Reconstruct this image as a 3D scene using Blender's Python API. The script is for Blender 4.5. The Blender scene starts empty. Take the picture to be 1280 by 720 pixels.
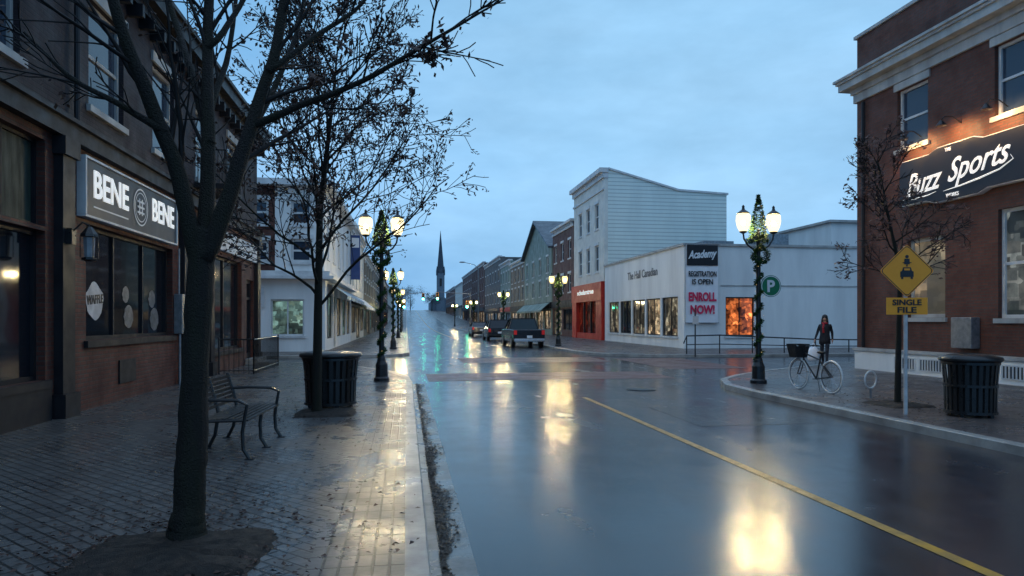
import bpy,bmesh,math,random
from mathutils import Vector,Matrix
R=math.radians
sc=bpy.context.scene; col=sc.collection
TH=R(8.8); S_,C_=math.sin(TH),math.cos(TH); CAMZ=1.68; F=853.3
def pd(px,py,d):
    r=(px-640)/F*d; return Vector((r*C_+d*S_, d*C_-r*S_, CAMZ+(400-py)/F*d))
def gp(px,py,z=.12):
    return pd(px,py,F*(CAMZ-z)/(py-400))
def gz(y):
    if y<90: return 0.0
    t=min(y-90,80); z=.0002*t*t
    if y>170: z+=.032*(min(y,330)-170)
    return z
# ---------------------------------------------------------------- materials
def newmat(name):
    m=bpy.data.materials.new(name); m.use_nodes=True; nt=m.node_tree
    return m,nt,nt.nodes['Principled BSDF']
def mixc(nt,f,a,b,blend='MIX'):
    n=nt.nodes.new('ShaderNodeMix'); n.data_type='RGBA'; n.blend_type=blend
    for i,x in ((0,f),(6,a),(7,b)):
        if hasattr(x,'links'): nt.links.new(x,n.inputs[i])
        elif i==0: n.inputs[0].default_value=x
        else: n.inputs[i].default_value=(x[0],x[1],x[2],1)
    return n.outputs[2]
def noise(nt,vec,scale,detail=5,rough=.55):
    n=nt.nodes.new('ShaderNodeTexNoise'); n.inputs['Scale'].default_value=scale; n.inputs['Detail'].default_value=detail; n.inputs['Roughness'].default_value=rough
    if vec: nt.links.new(vec,n.inputs['Vector'])
    return n.outputs['Fac']
def rng_(nt,x,a,b,c,d):
    n=nt.nodes.new('ShaderNodeMapRange'); nt.links.new(x,n.inputs[0])
    for i,q in enumerate((a,b,c,d)): n.inputs[i+1].default_value=q
    return n.outputs[0]
def mul(nt,a,b):
    n=nt.nodes.new('ShaderNodeMath'); n.operation='MULTIPLY'
    for i,x in enumerate((a,b)):
        if hasattr(x,'links'): nt.links.new(x,n.inputs[i])
        else: n.inputs[i].default_value=x
    return n.outputs[0]
def bump(nt,h,strength,dist,prev=None):
    n=nt.nodes.new('ShaderNodeBump'); n.inputs['Strength'].default_value=strength; n.inputs['Distance'].default_value=dist
    nt.links.new(h,n.inputs['Height'])
    if prev: nt.links.new(prev,n.inputs['Normal'])
    return n.outputs['Normal']
def tc(nt,k='Object'):
    return nt.nodes.new('ShaderNodeTexCoord').outputs[k]
def mapping(nt,v,scale=(1,1,1),rot=(0,0,0)):
    n=nt.nodes.new('ShaderNodeMapping'); nt.links.new(v,n.inputs[0]); n.inputs['Scale'].default_value=scale; n.inputs['Rotation'].default_value=rot
    return n.outputs[0]
def nm(name,c1,c2=None,rough=(.45,.75),scale=6,bs=.25,bd=.006,metal=0,streak=False,spec=.5):
    m,nt,p=newmat(name); L=nt.links.new; o=tc(nt)
    c2=c2 or tuple(x*.55 for x in c1)
    v=mapping(nt,o,(1,1,.18)) if streak else o
    n=noise(nt,v,scale,7,.6); f=rng_(nt,n,.35,.68,0,1)
    L(mixc(nt,f,c1,c2),p.inputs['Base Color'])
    L(rng_(nt,n,.3,.7,rough[0],rough[1]),p.inputs['Roughness'])
    L(bump(nt,noise(nt,o,scale*9,4),bs,bd),p.inputs['Normal'])
    p.inputs['Metallic'].default_value=metal; p.inputs['Specular IOR Level'].default_value=spec
    return m
def brick(name,c1,c2,mortar,w=.22,h=.075,ms=.011,rough=(.6,.9),bstr=.6,dirt=.5,rot=0):
    m,nt,p=newmat(name); L=nt.links.new; uv=tc(nt,'UV'); o=tc(nt)
    b=nt.nodes.new('ShaderNodeTexBrick'); L(mapping(nt,uv,rot=(0,0,rot)),b.inputs['Vector'])
    b.inputs['Scale'].default_value=1; b.inputs['Brick Width'].default_value=w; b.inputs['Row Height'].default_value=h
    b.inputs['Mortar Size'].default_value=ms; b.inputs['Mortar Smooth'].default_value=.3
    b.inputs['Color1'].default_value=(*c1,1); b.inputs['Color2'].default_value=(*c2,1); b.inputs['Mortar'].default_value=(*mortar,1)
    n=noise(nt,o,1.3,8,.65)
    c=mixc(nt,rng_(nt,n,.35,.7,0,dirt),b.outputs['Color'],tuple(x*.3 for x in c1))
    L(c,p.inputs['Base Color']); L(rng_(nt,n,.35,.7,rough[0],rough[1]),p.inputs['Roughness'])
    inv=nt.nodes.new('ShaderNodeMath'); inv.operation='SUBTRACT'; inv.inputs[0].default_value=1; L(b.outputs['Fac'],inv.inputs[1])
    nb=bump(nt,noise(nt,o,60,3),.3,.004)
    L(bump(nt,inv.outputs[0],bstr,.01,nb),p.inputs['Normal'])
    return m
def em(name,c,s):
    m,nt,p=newmat(name); p.inputs['Base Color'].default_value=(*c,1); p.inputs['Emission Color'].default_value=(*c,1); p.inputs['Emission Strength'].default_value=s
    p.inputs['Roughness'].default_value=.3
    return m
def globe(name,c,s,f):
    m,nt,p=newmat(name); L=nt.links.new
    t=nt.nodes.new('ShaderNodeBsdfTransparent'); e=nt.nodes.new('ShaderNodeEmission'); e.inputs[0].default_value=(*c,1); e.inputs[1].default_value=s
    mx=nt.nodes.new('ShaderNodeMixShader'); L(rng_(nt,noise(nt,tc(nt),6,2),.3,.7,f-.06,f+.06),mx.inputs[0]); L(t.outputs[0],mx.inputs[1]); L(e.outputs[0],mx.inputs[2])
    L(mx.outputs[0],nt.nodes['Material Output'].inputs[0]); return m
def glass(name,c=(.012,.018,.026),lit=None,s=0,scale=1.0):
    m,nt,p=newmat(name); L=nt.links.new; o=tc(nt)
    p.inputs['Base Color'].default_value=(*c,1); p.inputs['Roughness'].default_value=.06
    L(bump(nt,noise(nt,o,1.1,2),.12,.02),p.inputs['Normal'])
    if lit:
        def vor(sc_,sx):
            vo=nt.nodes.new('ShaderNodeTexVoronoi'); vo.distance='CHEBYCHEV'; vo.inputs['Scale'].default_value=sc_; L(mapping(nt,o,sx),vo.inputs['Vector']); return vo
        v1=vor(1.1*scale,(1.4,1.4,.8)); v2=vor(4.2*scale,(1,1,1.3))
        s1=nt.nodes.new('ShaderNodeSeparateColor'); L(v1.outputs['Color'],s1.inputs[0]); s2=nt.nodes.new('ShaderNodeSeparateColor'); L(v2.outputs['Color'],s2.inputs[0])
        f=mul(nt,rng_(nt,s1.outputs[0],.25,1,.10,1),rng_(nt,s2.outputs[0],.3,1,.25,1.1))
        f=mul(nt,f,rng_(nt,noise(nt,o,2.2,5,.6),.35,.65,.35,1.25))
        L(mul(nt,f,s),p.inputs['Emission Strength'])
        L(mixc(nt,s2.outputs[1],tuple(x*y for x,y in zip(lit,(.75,.6,.5))),lit),p.inputs['Emission Color'])
    return m
def road_mat():
    m,nt,p=newmat('wet_asphalt'); L=nt.links.new; o=tc(nt)
    big=noise(nt,mapping(nt,o,(.9,.14,1)),.9,6,.6)
    mid=noise(nt,o,1.5,6,.62); fine=noise(nt,o,140,3,.6)
    c=mixc(nt,rng_(nt,mid,.3,.7,0,1),(.012,.015,.021),(.028,.031,.04))
    L(mixc(nt,rng_(nt,fine,.55,.75,0,.6),c,(.055,.057,.065)),p.inputs['Base Color'])
    add=nt.nodes.new('ShaderNodeMath'); add.operation='ADD'; L(rng_(nt,big,.36,.64,0,.11),add.inputs[0]); L(rng_(nt,mid,.35,.65,.13,.19),add.inputs[1])
    L(add.outputs[0],p.inputs['Roughness'])
    b1=bump(nt,noise(nt,o,2.2,3),.03,.02)
    b2=bump(nt,fine,.14,.003,b1)
    L(bump(nt,noise(nt,o,24,3),.07,.005,b2),p.inputs['Normal'])
    p.inputs['IOR'].default_value=1.62
    return m
def pave_mat(name,c1,c2,mortar,split=None,rot=R(45),w=.2,h=.1,rough=(.18,.5),wav=.2):
    m,nt,p=newmat(name); L=nt.links.new; uv=tc(nt,'UV'); o=tc(nt)
    def bt(rot,w,h,off):
        b=nt.nodes.new('ShaderNodeTexBrick'); L(mapping(nt,uv,rot=(0,0,rot)),b.inputs['Vector']); b.offset=off
        b.inputs['Scale'].default_value=1; b.inputs['Brick Width'].default_value=w; b.inputs['Row Height'].default_value=h
        b.inputs['Mortar Size'].default_value=.010; b.inputs['Mortar Smooth'].default_value=.4
        b.inputs['Color1'].default_value=(*c1,1); b.inputs['Color2'].default_value=(*c2,1); b.inputs['Mortar'].default_value=(*mortar,1)
        return b
    b=bt(rot,w,h,.5); colr,fac=b.outputs['Color'],b.outputs['Fac']
    if split is not None:
        b2=bt(R(90),.21,.105,0.0)
        sx=nt.nodes.new('ShaderNodeSeparateXYZ'); L(uv,sx.inputs[0])
        g=nt.nodes.new('ShaderNodeMath'); g.operation='GREATER_THAN'; L(sx.outputs[0],g.inputs[0]); g.inputs[1].default_value=split
        colr=mixc(nt,g.outputs[0],colr,b2.outputs['Color'])
        mf=nt.nodes.new('ShaderNodeMix'); L(g.outputs[0],mf.inputs[0]); L(fac,mf.inputs[2]); L(b2.outputs['Fac'],mf.inputs[3]); fac=mf.outputs[0]
    n=noise(nt,o,1.1,8,.65); n2=noise(nt,o,7,4)
    L(mixc(nt,rng_(nt,n,.35,.65,0,.6),colr,tuple(x*.4 for x in c1)),p.inputs['Base Color'])
    a=nt.nodes.new('ShaderNodeMath'); a.operation='ADD'; L(rng_(nt,n,.35,.65,rough[0],rough[1]),a.inputs[0]); L(rng_(nt,n2,.3,.7,-.05,.08),a.inputs[1])
    L(a.outputs[0],p.inputs['Roughness'])
    inv=nt.nodes.new('ShaderNodeMath'); inv.operation='SUBTRACT'; inv.inputs[0].default_value=1; L(fac,inv.inputs[1])
    b0=bump(nt,noise(nt,o,9,2),wav,.02)
    b1=bump(nt,noise(nt,o,90,3),.2,.004,b0)
    L(bump(nt,inv.outputs[0],1.0,.014,b1),p.inputs['Normal'])
    return m
def siding_mat():
    m,nt,p=newmat('pale_clapboard'); L=nt.links.new; o=tc(nt)
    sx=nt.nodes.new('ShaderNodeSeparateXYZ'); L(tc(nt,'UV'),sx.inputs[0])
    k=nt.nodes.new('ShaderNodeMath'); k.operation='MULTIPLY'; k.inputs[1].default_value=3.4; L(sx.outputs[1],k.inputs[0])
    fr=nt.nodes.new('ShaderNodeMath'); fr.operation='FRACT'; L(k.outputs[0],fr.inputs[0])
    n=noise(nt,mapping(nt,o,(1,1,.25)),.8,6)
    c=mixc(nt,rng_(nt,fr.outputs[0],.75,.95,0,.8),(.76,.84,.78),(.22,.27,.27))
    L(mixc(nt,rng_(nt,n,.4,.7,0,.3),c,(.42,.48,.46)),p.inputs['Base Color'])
    L(bump(nt,fr.outputs[0],.7,.03),p.inputs['Normal']); p.inputs['Roughness'].default_value=.6
    return m
M={}
M['road']=road_mat()
M['pave']=pave_mat('wet_brick_pavers',(.16,.155,.15),(.09,.088,.088),(.015,.015,.015),split=-.62,rough=(.15,.42))
M['pave2']=pave_mat('wet_far_pavers',(.15,.115,.105),(.09,.078,.074),(.03,.03,.03),rot=0,rough=(.2,.45))
M['cross']=pave_mat('dark_brick_crossing',(.24,.085,.06),(.16,.065,.048),(.05,.042,.036),rot=0,rough=(.28,.48))
M['kerb']=nm('wet_concrete',(.38,.37,.34),(.18,.175,.165),(.2,.5),2.2,.5,.006)
M['gutter']=nm('gutter_concrete',(.2,.19,.17),(.08,.08,.078),(.18,.42),2.5,.4,.005)
M['grit']=nm('grit',(.05,.038,.026),(.013,.010,.008),(.4,.8),30)
M['leaf']=nm('brown_leaves',(.06,.022,.012),(.018,.008,.005),(.5,.8),9)
M['redleaf']=nm('reddish_brown_leaves',(.12,.035,.018),(.04,.014,.008),(.5,.8),9)
M['mulch']=nm('mulch',(.032,.022,.015),(.009,.007,.005),(.6,.9),14,.9,.03)
M['bark']=nm('wet_bark',(.010,.008,.007),(.020,.021,.011),(.5,.85),9,1.0,.03,streak=True,spec=.3)
M['twig']=nm('twig_bark',(.009,.007,.006),(.005,.0045,.0045),(.5,.8),7,spec=.3)
M['blackmetal']=nm('black_painted_metal',(.010,.011,.012),(.016,.016,.016),(.22,.45),8,.15,.002)
M['greymetal']=nm('grey_galvanised_metal',(.3,.31,.32),(.18,.19,.2),(.3,.5),8,.1,.002,metal=.6)
M['darkbrick']=brick('dark_plum_brick',(.024,.012,.018),(.014,.009,.013),(.014,.012,.016))
M['redbrick']=brick('red_brick',(.14,.034,.019),(.085,.022,.014),(.06,.05,.042),dirt=.8)
M['sportbrick']=brick('brown_red_brick',(.15,.046,.026),(.10,.033,.020),(.07,.05,.04))
M['oldbrick']=brick('weathered_brick',(.16,.055,.04),(.11,.044,.034),(.11,.1,.09))
M['buffbrick']=brick('buff_brick',(.26,.2,.14),(.2,.155,.11),(.2,.18,.15))
M['greybrick']=brick('grey_brick',(.15,.145,.14),(.11,.11,.11),(.14,.14,.14))
M['white']=nm('white_stucco',(.82,.82,.79),(.66,.66,.64),(.6,.85),.9,.2,.004,streak=True)
M['cream']=nm('cream_paint',(.72,.70,.63),(.56,.55,.5),(.5,.8),1.2,.2,.004)
M['sage']=nm('sage_paint',(.24,.30,.26),(.16,.21,.18),(.5,.8),1.2,.2,.004)
M['trim']=nm('pale_trim',(.66,.67,.66),(.48,.49,.49),(.4,.7),2,.15,.003)
M['darktrim']=nm('dark_trim',(.009,.009,.012),(.015,.015,.018),(.4,.7),3,.15,.003,spec=.35)
M['cornice']=nm('weathered_cornice',(.46,.46,.44),(.28,.28,.27),(.5,.8),1.8,.3,.004,streak=True)
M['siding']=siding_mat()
M['roof']=nm('dark_metal_roof',(.05,.065,.085),(.035,.045,.06),(.25,.5),1.5,.1,.003)
M['tar']=nm('tar_roof',(.03,.03,.032),None,(.5,.8),2)
M['glass']=glass('dark_glass',(.008,.012,.018))
M['glassb']=glass('curtained_glass',(.035,.05,.075))
M['gwarm']=glass('warm_lit_glass',(.02,.02,.02),(1,.80,.5),1.1,1)
M['gorange']=glass('orange_lit_glass',(.02,.01,.01),(1,.26,.07),2.4,1.2)
M['gdim']=glass('dim_lit_glass',(.02,.022,.024),(.85,.78,.55),.55,1)
M['gcool']=glass('cool_lit_glass',(.03,.03,.03),(.45,.85,.8),.9,.8)
M['gpale']=glass('pale_lit_glass',(.04,.05,.05),(.7,.8,.78),.5,.6)
M['gbeige']=glass('beige_lit_glass',(.16,.13,.09),(1,.8,.5),.35,.7)
M['gred']=glass('red_lit_glass',(.03,.008,.006),(1,.12,.05),.18,.8)
M['green']=nm('green_curtain',(.02,.045,.034),(.008,.018,.014),(.5,.8),9,.3,.01,streak=True)
M['signblack']=nm('black_sign_board',(.010,.012,.020),(.013,.015,.023),(.35,.5),2,.05,.002)
M['white_letter']=nm('white_letters',(.8,.8,.8),(.7,.7,.7),(.4,.5),3,.05,.001)
M['lit_letter']=em('lit_white_letters',(.85,.85,.82),.55)
M['grey_letter']=nm('grey_letters',(.16,.16,.17),None,(.4,.5),3)
M['redpaint']=nm('deep_red_paint',(.56,.024,.010),(.42,.019,.009),(.4,.6),2,.1,.002)
M['banner']=nm('white_banner_vinyl',(.86,.84,.84),(.76,.74,.75),(.35,.5),2,.2,.01)
M['magenta']=nm('magenta_ink',(.7,.02,.09),(.62,.02,.08),(.4,.5),3)
M['black_ink']=nm('black_ink',(.012,.012,.016),None,(.4,.5),3)
M['yellow']=nm('road_yellow',(.58,.29,.03),(.28,.15,.035),(.3,.55),5,.3,.003)
M['signyellow']=nm('amber_sign_sheeting',(.95,.34,.008),(.85,.29,.007),(.35,.45),2,.03,.001)
M['pgreen']=nm('green_sign_sheeting',(.01,.2,.09),(.01,.16,.07),(.3,.45),2,.03,.001)
M['blue']=nm('blue_sign',(.02,.06,.2),(.015,.045,.16),(.3,.45),2)
M['lamp']=globe('warm_lantern_glass',(1,.76,.32),2.8,.42)
M['bulb']=em('lit_bulb',(1,.76,.38),2300)
M['fairy']=em('fairy_light',(1,.66,.25),1.3)
M['garland']=nm('pine_garland',(.035,.075,.02),(.012,.028,.010),(.8,1),20,spec=.12)
M['greenlight']=em('green_signal_lens',(.04,1,.5),45)
M['tail']=em('tail_lamp',(.5,.01,.01),.25)
M['paintdark']=nm('dark_car_paint',(.012,.014,.018),(.02,.022,.026),(.1,.2),3,.02,.001,metal=.3)
M['paintgrey']=nm('grey_car_paint',(.09,.1,.11),(.08,.085,.095),(.12,.22),3,.02,.001,metal=.4)
M['rubber']=nm('rubber',(.012,.012,.012),None,(.6,.8),8)
M['chrome']=nm('chrome',(.6,.6,.6),(.5,.5,.5),(.12,.25),4,.02,.001,metal=1)
M['skin']=nm('skin',(.45,.26,.19),(.38,.21,.15),(.5,.6),12)
M['coat']=nm('charcoal_coat_cloth',(.018,.018,.024),None,(.7,.9),20)
M['jeans']=nm('dark_trouser_cloth',(.018,.022,.035),None,(.7,.9),20)
M['shoe']=nm('dark_shoe',(.02,.015,.012),None,(.4,.6),20)
M['hair']=nm('dark_hair',(.012,.008,.006),None,(.4,.6),30)
M['scarf']=nm('red_scarf',(.5,.03,.04),(.35,.02,.03),(.7,.9),20)
M['plastic']=nm('white_plastic_bag',(.9,.9,.92),(.82,.82,.84),(.3,.5),9,.4,.02)
M['slate']=nm('hazy_slate_spire',(.04,.06,.085),(.03,.045,.065),(.5,.7),2)  # slate with a bluish distance haze mixed into its colour
M['belfry']=nm('pale_belfry_stone',(.16,.2,.24),(.12,.155,.19),(.6,.8),2)
M['hill']=nm('dim_hill',(.03,.045,.05),(.02,.03,.035),(.8,.9),.02)
M['soilground']=nm('ground_soil',(.05,.05,.05),None,(.6,.9),.5)
M['green_leaf']=nm('dark_foliage',(.018,.03,.018),(.008,.012,.009),(.6,.9),3)
M['whitewheel']=nm('pale_tyre',(.75,.75,.72),(.6,.6,.58),(.4,.6),5)
# ---------------------------------------------------------------- mesh builder
def org(o):
    v=Vector((0,0,0))
    while o is not None: v=v+o.location; o=o.parent
    return v
class MB:
    def __init__(s,fn=None): s.v=[];s.f=[];s.fn=fn or (lambda a,b,c:(a,b,c))
    def add(s,pts,faces):
        n=len(s.v); s.v+=[Vector(p) for p in pts]; s.f+=[tuple(i+n for i in f) for f in faces]; return s
    def box(s,a0,a1,b0,b1,c0,c1):
        g=s.fn
        return s.add([g(a0,b0,c0),g(a1,b0,c0),g(a1,b1,c0),g(a0,b1,c0),g(a0,b0,c1),g(a1,b0,c1),g(a1,b1,c1),g(a0,b1,c1)],
          [(0,3,2,1),(4,5,6,7),(0,1,5,4),(1,2,6,5),(2,3,7,6),(3,0,4,7)])
    def prism(s,pl,c0,c1):
        n=len(pl); pts=[s.fn(a,b,c0) for a,b in pl]+[s.fn(a,b,c1) for a,b in pl]
        return s.add(pts,[tuple(range(n))[::-1],tuple(range(n,2*n))]+[(i,(i+1)%n,(i+1)%n+n,i+n) for i in range(n)])
    def tube(s,pts,rad,n=6,cap=True):
        pts=[Vector(p) for p in pts]
        if not hasattr(rad,'__len__'): rad=[rad]*len(pts)
        base=len(s.v); prev=None
        for i,p in enumerate(pts):
            t=(pts[min(i+1,len(pts)-1)]-pts[max(i-1,0)]); t=t.normalized() if t.length>1e-9 else Vector((0,0,1))
            if prev is None:
                a=Vector((0,0,1)) if abs(t.z)<.9 else Vector((1,0,0)); u=t.cross(a).normalized()
            else:
                u=(prev-t*prev.dot(t)); u=u.normalized() if u.length>1e-6 else t.orthogonal().normalized()
            prev=u; w=t.cross(u)
            for k in range(n):
                an=2*math.pi*k/n; s.v.append(p+(u*math.cos(an)+w*math.sin(an))*rad[i])
        for i in range(len(pts)-1):
            for k in range(n):
                a=base+i*n+k; b=base+i*n+(k+1)%n; s.f.append((a,b,b+n,a+n))
        if cap:
            s.f.append(tuple(base+k for k in range(n))[::-1]); e=base+(len(pts)-1)*n; s.f.append(tuple(e+k for k in range(n)))
        return s
    def lathe(s,prof,c=(0,0,0),n=16,sx=1,sy=1,ph=0):
        base=len(s.v)
        for r,z in prof:
            for k in range(n):
                an=2*math.pi*k/n+ph; s.v.append(Vector((c[0]+r*sx*math.cos(an),c[1]+r*sy*math.sin(an),c[2]+z)))
        for i in range(len(prof)-1):
            for k in range(n):
                a=base+i*n+k;b=base+i*n+(k+1)%n; s.f.append((a,b,b+n,a+n))
        s.f.append(tuple(base+k for k in range(n))[::-1]); e=base+(len(prof)-1)*n; s.f.append(tuple(e+k for k in range(n)))
        return s
    def ball(s,c,rx,ry,rz,n=12,m=8):
        pr=[(max(math.sin(math.pi*i/m),.01),-math.cos(math.pi*i/m)) for i in range(m+1)]
        base=len(s.v)
        s.lathe(pr,(0,0,0),n)
        for i in range(base,len(s.v)): v=s.v[i]; s.v[i]=Vector((c[0]+v.x*rx,c[1]+v.y*ry,c[2]+v.z*rz))
        return s
    def wall(s,u0,u1,z0,z1,ops,depth=.14,D=10,sides=True):
        us=sorted(set([u0,u1]+[o[0] for o in ops]+[o[1] for o in ops])); zs=sorted(set([z0,z1]+[o[2] for o in ops]+[o[3] for o in ops]))
        g=s.fn
        for i in range(len(us)-1):
            for j in range(len(zs)-1):
                cu=(us[i]+us[i+1])/2; cz=(zs[j]+zs[j+1])/2
                if any(o[0]<cu<o[1] and o[2]<cz<o[3] for o in ops): continue
                s.add([g(us[i],zs[j],0),g(us[i+1],zs[j],0),g(us[i+1],zs[j+1],0),g(us[i],zs[j+1],0)],[(0,1,2,3)])
        for a,b,c,d in ops:
            for q in (((a,c),(b,c)),((b,c),(b,d)),((b,d),(a,d)),((a,d),(a,c))):
                (p0,q0),(p1,q1)=q; s.add([g(p0,q0,0),g(p1,q1,0),g(p1,q1,-depth),g(p0,q0,-depth)],[(0,1,2,3)])
        if sides:
            s.add([g(u0,z0,0),g(u0,z1,0),g(u0,z1,-D),g(u0,z0,-D)],[(0,1,2,3)])
            s.add([g(u1,z0,0),g(u1,z1,0),g(u1,z1,-D),g(u1,z0,-D)],[(0,1,2,3)])
            s.add([g(u0,z0,-D),g(u1,z0,-D),g(u1,z1,-D),g(u0,z1,-D)],[(0,1,2,3)])
        return s
    def build(s,name,mat,parent=None,smooth=False,bevel=0,uv=True,local=False,recalc=True,kind=None):
        me=bpy.data.meshes.new(name); o=Vector((0,0,0)) if local else org(parent)
        me.from_pydata([v-o for v in s.v],[],s.f)
        mats=mat if isinstance(mat,(list,tuple)) else [mat]
        for m_ in mats: me.materials.append(m_)
        bm=bmesh.new(); bm.from_mesh(me)
        if recalc: bmesh.ops.recalc_face_normals(bm,faces=bm.faces)
        if bevel:
            bmesh.ops.bevel(bm,geom=[e for e in bm.edges if e.is_manifold and e.calc_face_angle(0)>.5],offset=bevel,segments=2,affect='EDGES',profile=.5)
        if uv:
            l=bm.loops.layers.uv.new('UVMap')
            for f in bm.faces:
                n=f.normal; ax,ay,az=abs(n.x),abs(n.y),abs(n.z)
                for lp in f.loops:
                    c=lp.vert.co+o
                    lp[l].uv=(c.x,c.y) if az>=ax and az>=ay else ((c.y,c.z) if ax>=ay else (c.x,c.z))
        if smooth:
            for f in bm.faces: f.smooth=True
        bm.to_mesh(me); bm.free()
        ob=bpy.data.objects.new(name,me); col.objects.link(ob)
        if parent: ob.parent=parent
        if kind: ob['kind']=kind
        return ob
def thing(name,loc,label,cat,group=None,rz=0):
    o=bpy.data.objects.new(name,None); o.empty_display_size=.2; col.objects.link(o); o.location=loc; o.rotation_euler=(0,0,rz)
    o['label']=label; o['category']=cat
    if group: o['group']=group
    return o
def tag(o,label,cat,group=None,kind=None):
    o['label']=label; o['category']=cat
    if group: o['group']=group
    if kind: o['kind']=kind
    return o
def copy_thing(root,loc,label,rz=None,group=None):
    def cp(o,par):
        c=o.copy(); col.objects.link(c)
        if par is not None: c.parent=par
        for ch in list(o.children):
            cp(ch,c)
        return c
    r=cp(root,None); r.location=loc; r['label']=label
    if rz is not None: r.rotation_euler=(0,0,rz)
    if group: r['group']=group
    return r
def text(name,s,w,h,fn,uc,zc,wc,mat,parent,bold=0,shear=0,flip=1,arch=0):
    c=bpy.data.curves.new(name,'FONT'); c.body=s; c.offset=bold; c.shear=shear; c.extrude=.02; c.resolution_u=3
    o=bpy.data.objects.new(name,c); col.objects.link(o)
    dg=bpy.context.evaluated_depsgraph_get(); me=bpy.data.meshes.new_from_object(o.evaluated_get(dg))
    bpy.data.objects.remove(o)
    xs=[v.co.x for v in me.vertices]; ys=[v.co.y for v in me.vertices]
    x0,x1,y0,y1=min(xs),max(xs),min(ys),max(ys); og=org(parent)
    for v in me.vertices:
        a=(v.co.x-(x0+x1)/2)/(x1-x0); b=(v.co.y-(y0+y1)/2)/(y1-y0)
        v.co=Vector(fn(uc+flip*a*w, zc+b*h+arch*a, wc+v.co.z*.4))-og
    me.name=name; me.materials.clear(); me.materials.append(mat)
    ob=bpy.data.objects.new(name,me); col.objects.link(ob); ob.parent=parent
    return ob
def FL(X): return lambda u,z,w:(X+w,u,z)     # faces +X (left row), u=Y
def FR(X): return lambda u,z,w:(X-w,u,z)     # faces -X (right row), u=Y
def FF(Y): return lambda u,z,w:(u,Y-w,z)     # faces -Y, u=X
def window(fn,u0,u1,z0,z1,root,pane,frame,nu=1,nz=2,depth=.14,fw=.06,sill=True,sillmat=None,name='window',head=False):
    d=depth; m=MB(fn)
    m.box(u0,u0+fw,z0,z1,-d+.01,-d+.07); m.box(u1-fw,u1,z0,z1,-d+.01,-d+.07)
    m.box(u0+fw,u1-fw,z0,z0+fw,-d+.01,-d+.068); m.box(u0+fw,u1-fw,z1-fw,z1,-d+.01,-d+.068)
    for i in range(1,nu):
        u=u0+(u1-u0)*i/nu; m.box(u-fw*.4,u+fw*.4,z0+fw,z1-fw,-d+.012,-d+.062)
    for i in range(1,nz):
        z=z0+(z1-z0)*i/nz; m.box(u0+fw,u1-fw,z-fw*.4,z+fw*.4,-d+.012,-d+.056)
    w=m.build(name,frame,root)
    MB(fn).box(u0+.005,u1-.005,z0+.005,z1-.005,-d-.02,-d+.02).build('pane',pane,w)
    if sill: MB(fn).box(u0-.08,u1+.08,z0-.12,z0-.003,-.1,.07).build('sill',sillmat or frame,w)
    if head: MB(fn).box(u0-.1,u1+.1,z1+.003,z1+.22,-.05,.05).build('lintel',sillmat or frame,w)
    return w
rnd=random.Random(7)
# ---------------------------------------------------------------- ground
ys=[-30,0,30,60,90]+list(range(100,180,10))+list(range(180,340,25))+[340,420,600,900,2500]
def strip(name,x0,x1,ylist,dz,mat,th=0,kind='structure'):
    m=MB(); n=len(ylist)
    pts=[]
    for y in ylist: z=gz(y)+dz; pts+=[(x0,y,z),(x1,y,z)]
    m.add(pts,[(2*i,2*i+1,2*i+3,2*i+2) for i in range(n-1)])
    if th:
        pts=[]
        for y in ylist: z=gz(y)+dz; pts+=[(x0,y,z-th),(x1,y,z-th)]
        base=len(m.v); m.v+=[Vector(p) for p in pts]
        for i in range(n-1):
            m.f.append((2*i,2*i+2,base+2*i+2,base+2*i)); m.f.append((2*i+1,2*i+3,base+2*i+3,base+2*i+1))
        m.f.append((0,1,base+1,base))
    o=m.build(name,mat); o['kind']=kind; return o
g=strip('ground',-1500,1500,ys,-.03,M['soilground'])
rl=[-12,0,30,60,90]+list(range(95,180,5))+list(range(180,331,15))
strip('road',-16,60,[-12,0,15,30,60],0,M['road'])
strip('far_road',-4.5,15,[y for y in rl if y>=60],0,M['road'])
def slab(name,pts,mat,z=.12):
    o=MB().prism(pts,-.01,z).build(name,mat,kind='structure'); return o
Lc=[(.15,17.5),(.05,19.2),(-.45,21.2),(-1.4,23.2),(-2.8,25),(-4.8,26.6),(-7,27.6),(-16,28)]
slab('sidewalk',[(-16,-12),(.0,-12)]+[(x-.15,y-.06) for x,y in Lc[:-1]]+[(-16,27.9)],M['pave'])
def kerbline(pts,w,z,side,name='kerb'):
    m=MB()
    P=[Vector((x,y,0)) for x,y in pts]
    inn=[];out=[]
    for i,p in enumerate(P):
        t=(P[min(i+1,len(P)-1)]-P[max(i-1,0)]).normalized(); nrm=Vector((-t.y,t.x,0))*side
        out.append(p); inn.append(p+nrm*w)
    for i in range(len(P)-1):
        a,b,c,d=out[i],out[i+1],inn[i+1],inn[i]
        za,zb=gz(a.y)+z,gz(b.y)+z
        m.add([(a.x,a.y,za-.15),(b.x,b.y,zb-.15),(b.x,b.y,zb-.012),(a.x,a.y,za-.012),
               (a.x*.93+d.x*.07,a.y*.93+d.y*.07,za),(b.x*.93+c.x*.07,b.y*.93+c.y*.07,zb),(c.x,c.y,zb),(d.x,d.y,za)],[(0,1,2,3),(3,2,5,4),(4,5,6,7)])
    return m.build(name,M['kerb'],kind='structure',recalc=False)
kerbline([(.15,-12),(.15,5),(.15,12)]+Lc,.16,.128,1)
strip('gutter',.15,.47,[-12,0,10,18],.006,M['gutter'])
Lf=[(-16,31),(-2.2,31),(-1,31.2),(-.2,31.9),(.15,33.2),(.15,60)]
slab('sidewalk_far_left',[(-16,31.12),(-2.2,31.12),(-1.1,31.3),(-.3,32.0),(.02,33.2),(.02,60),(-16,60)],M['pave2'])
kerbline(Lf,.16,.128,1)
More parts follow.
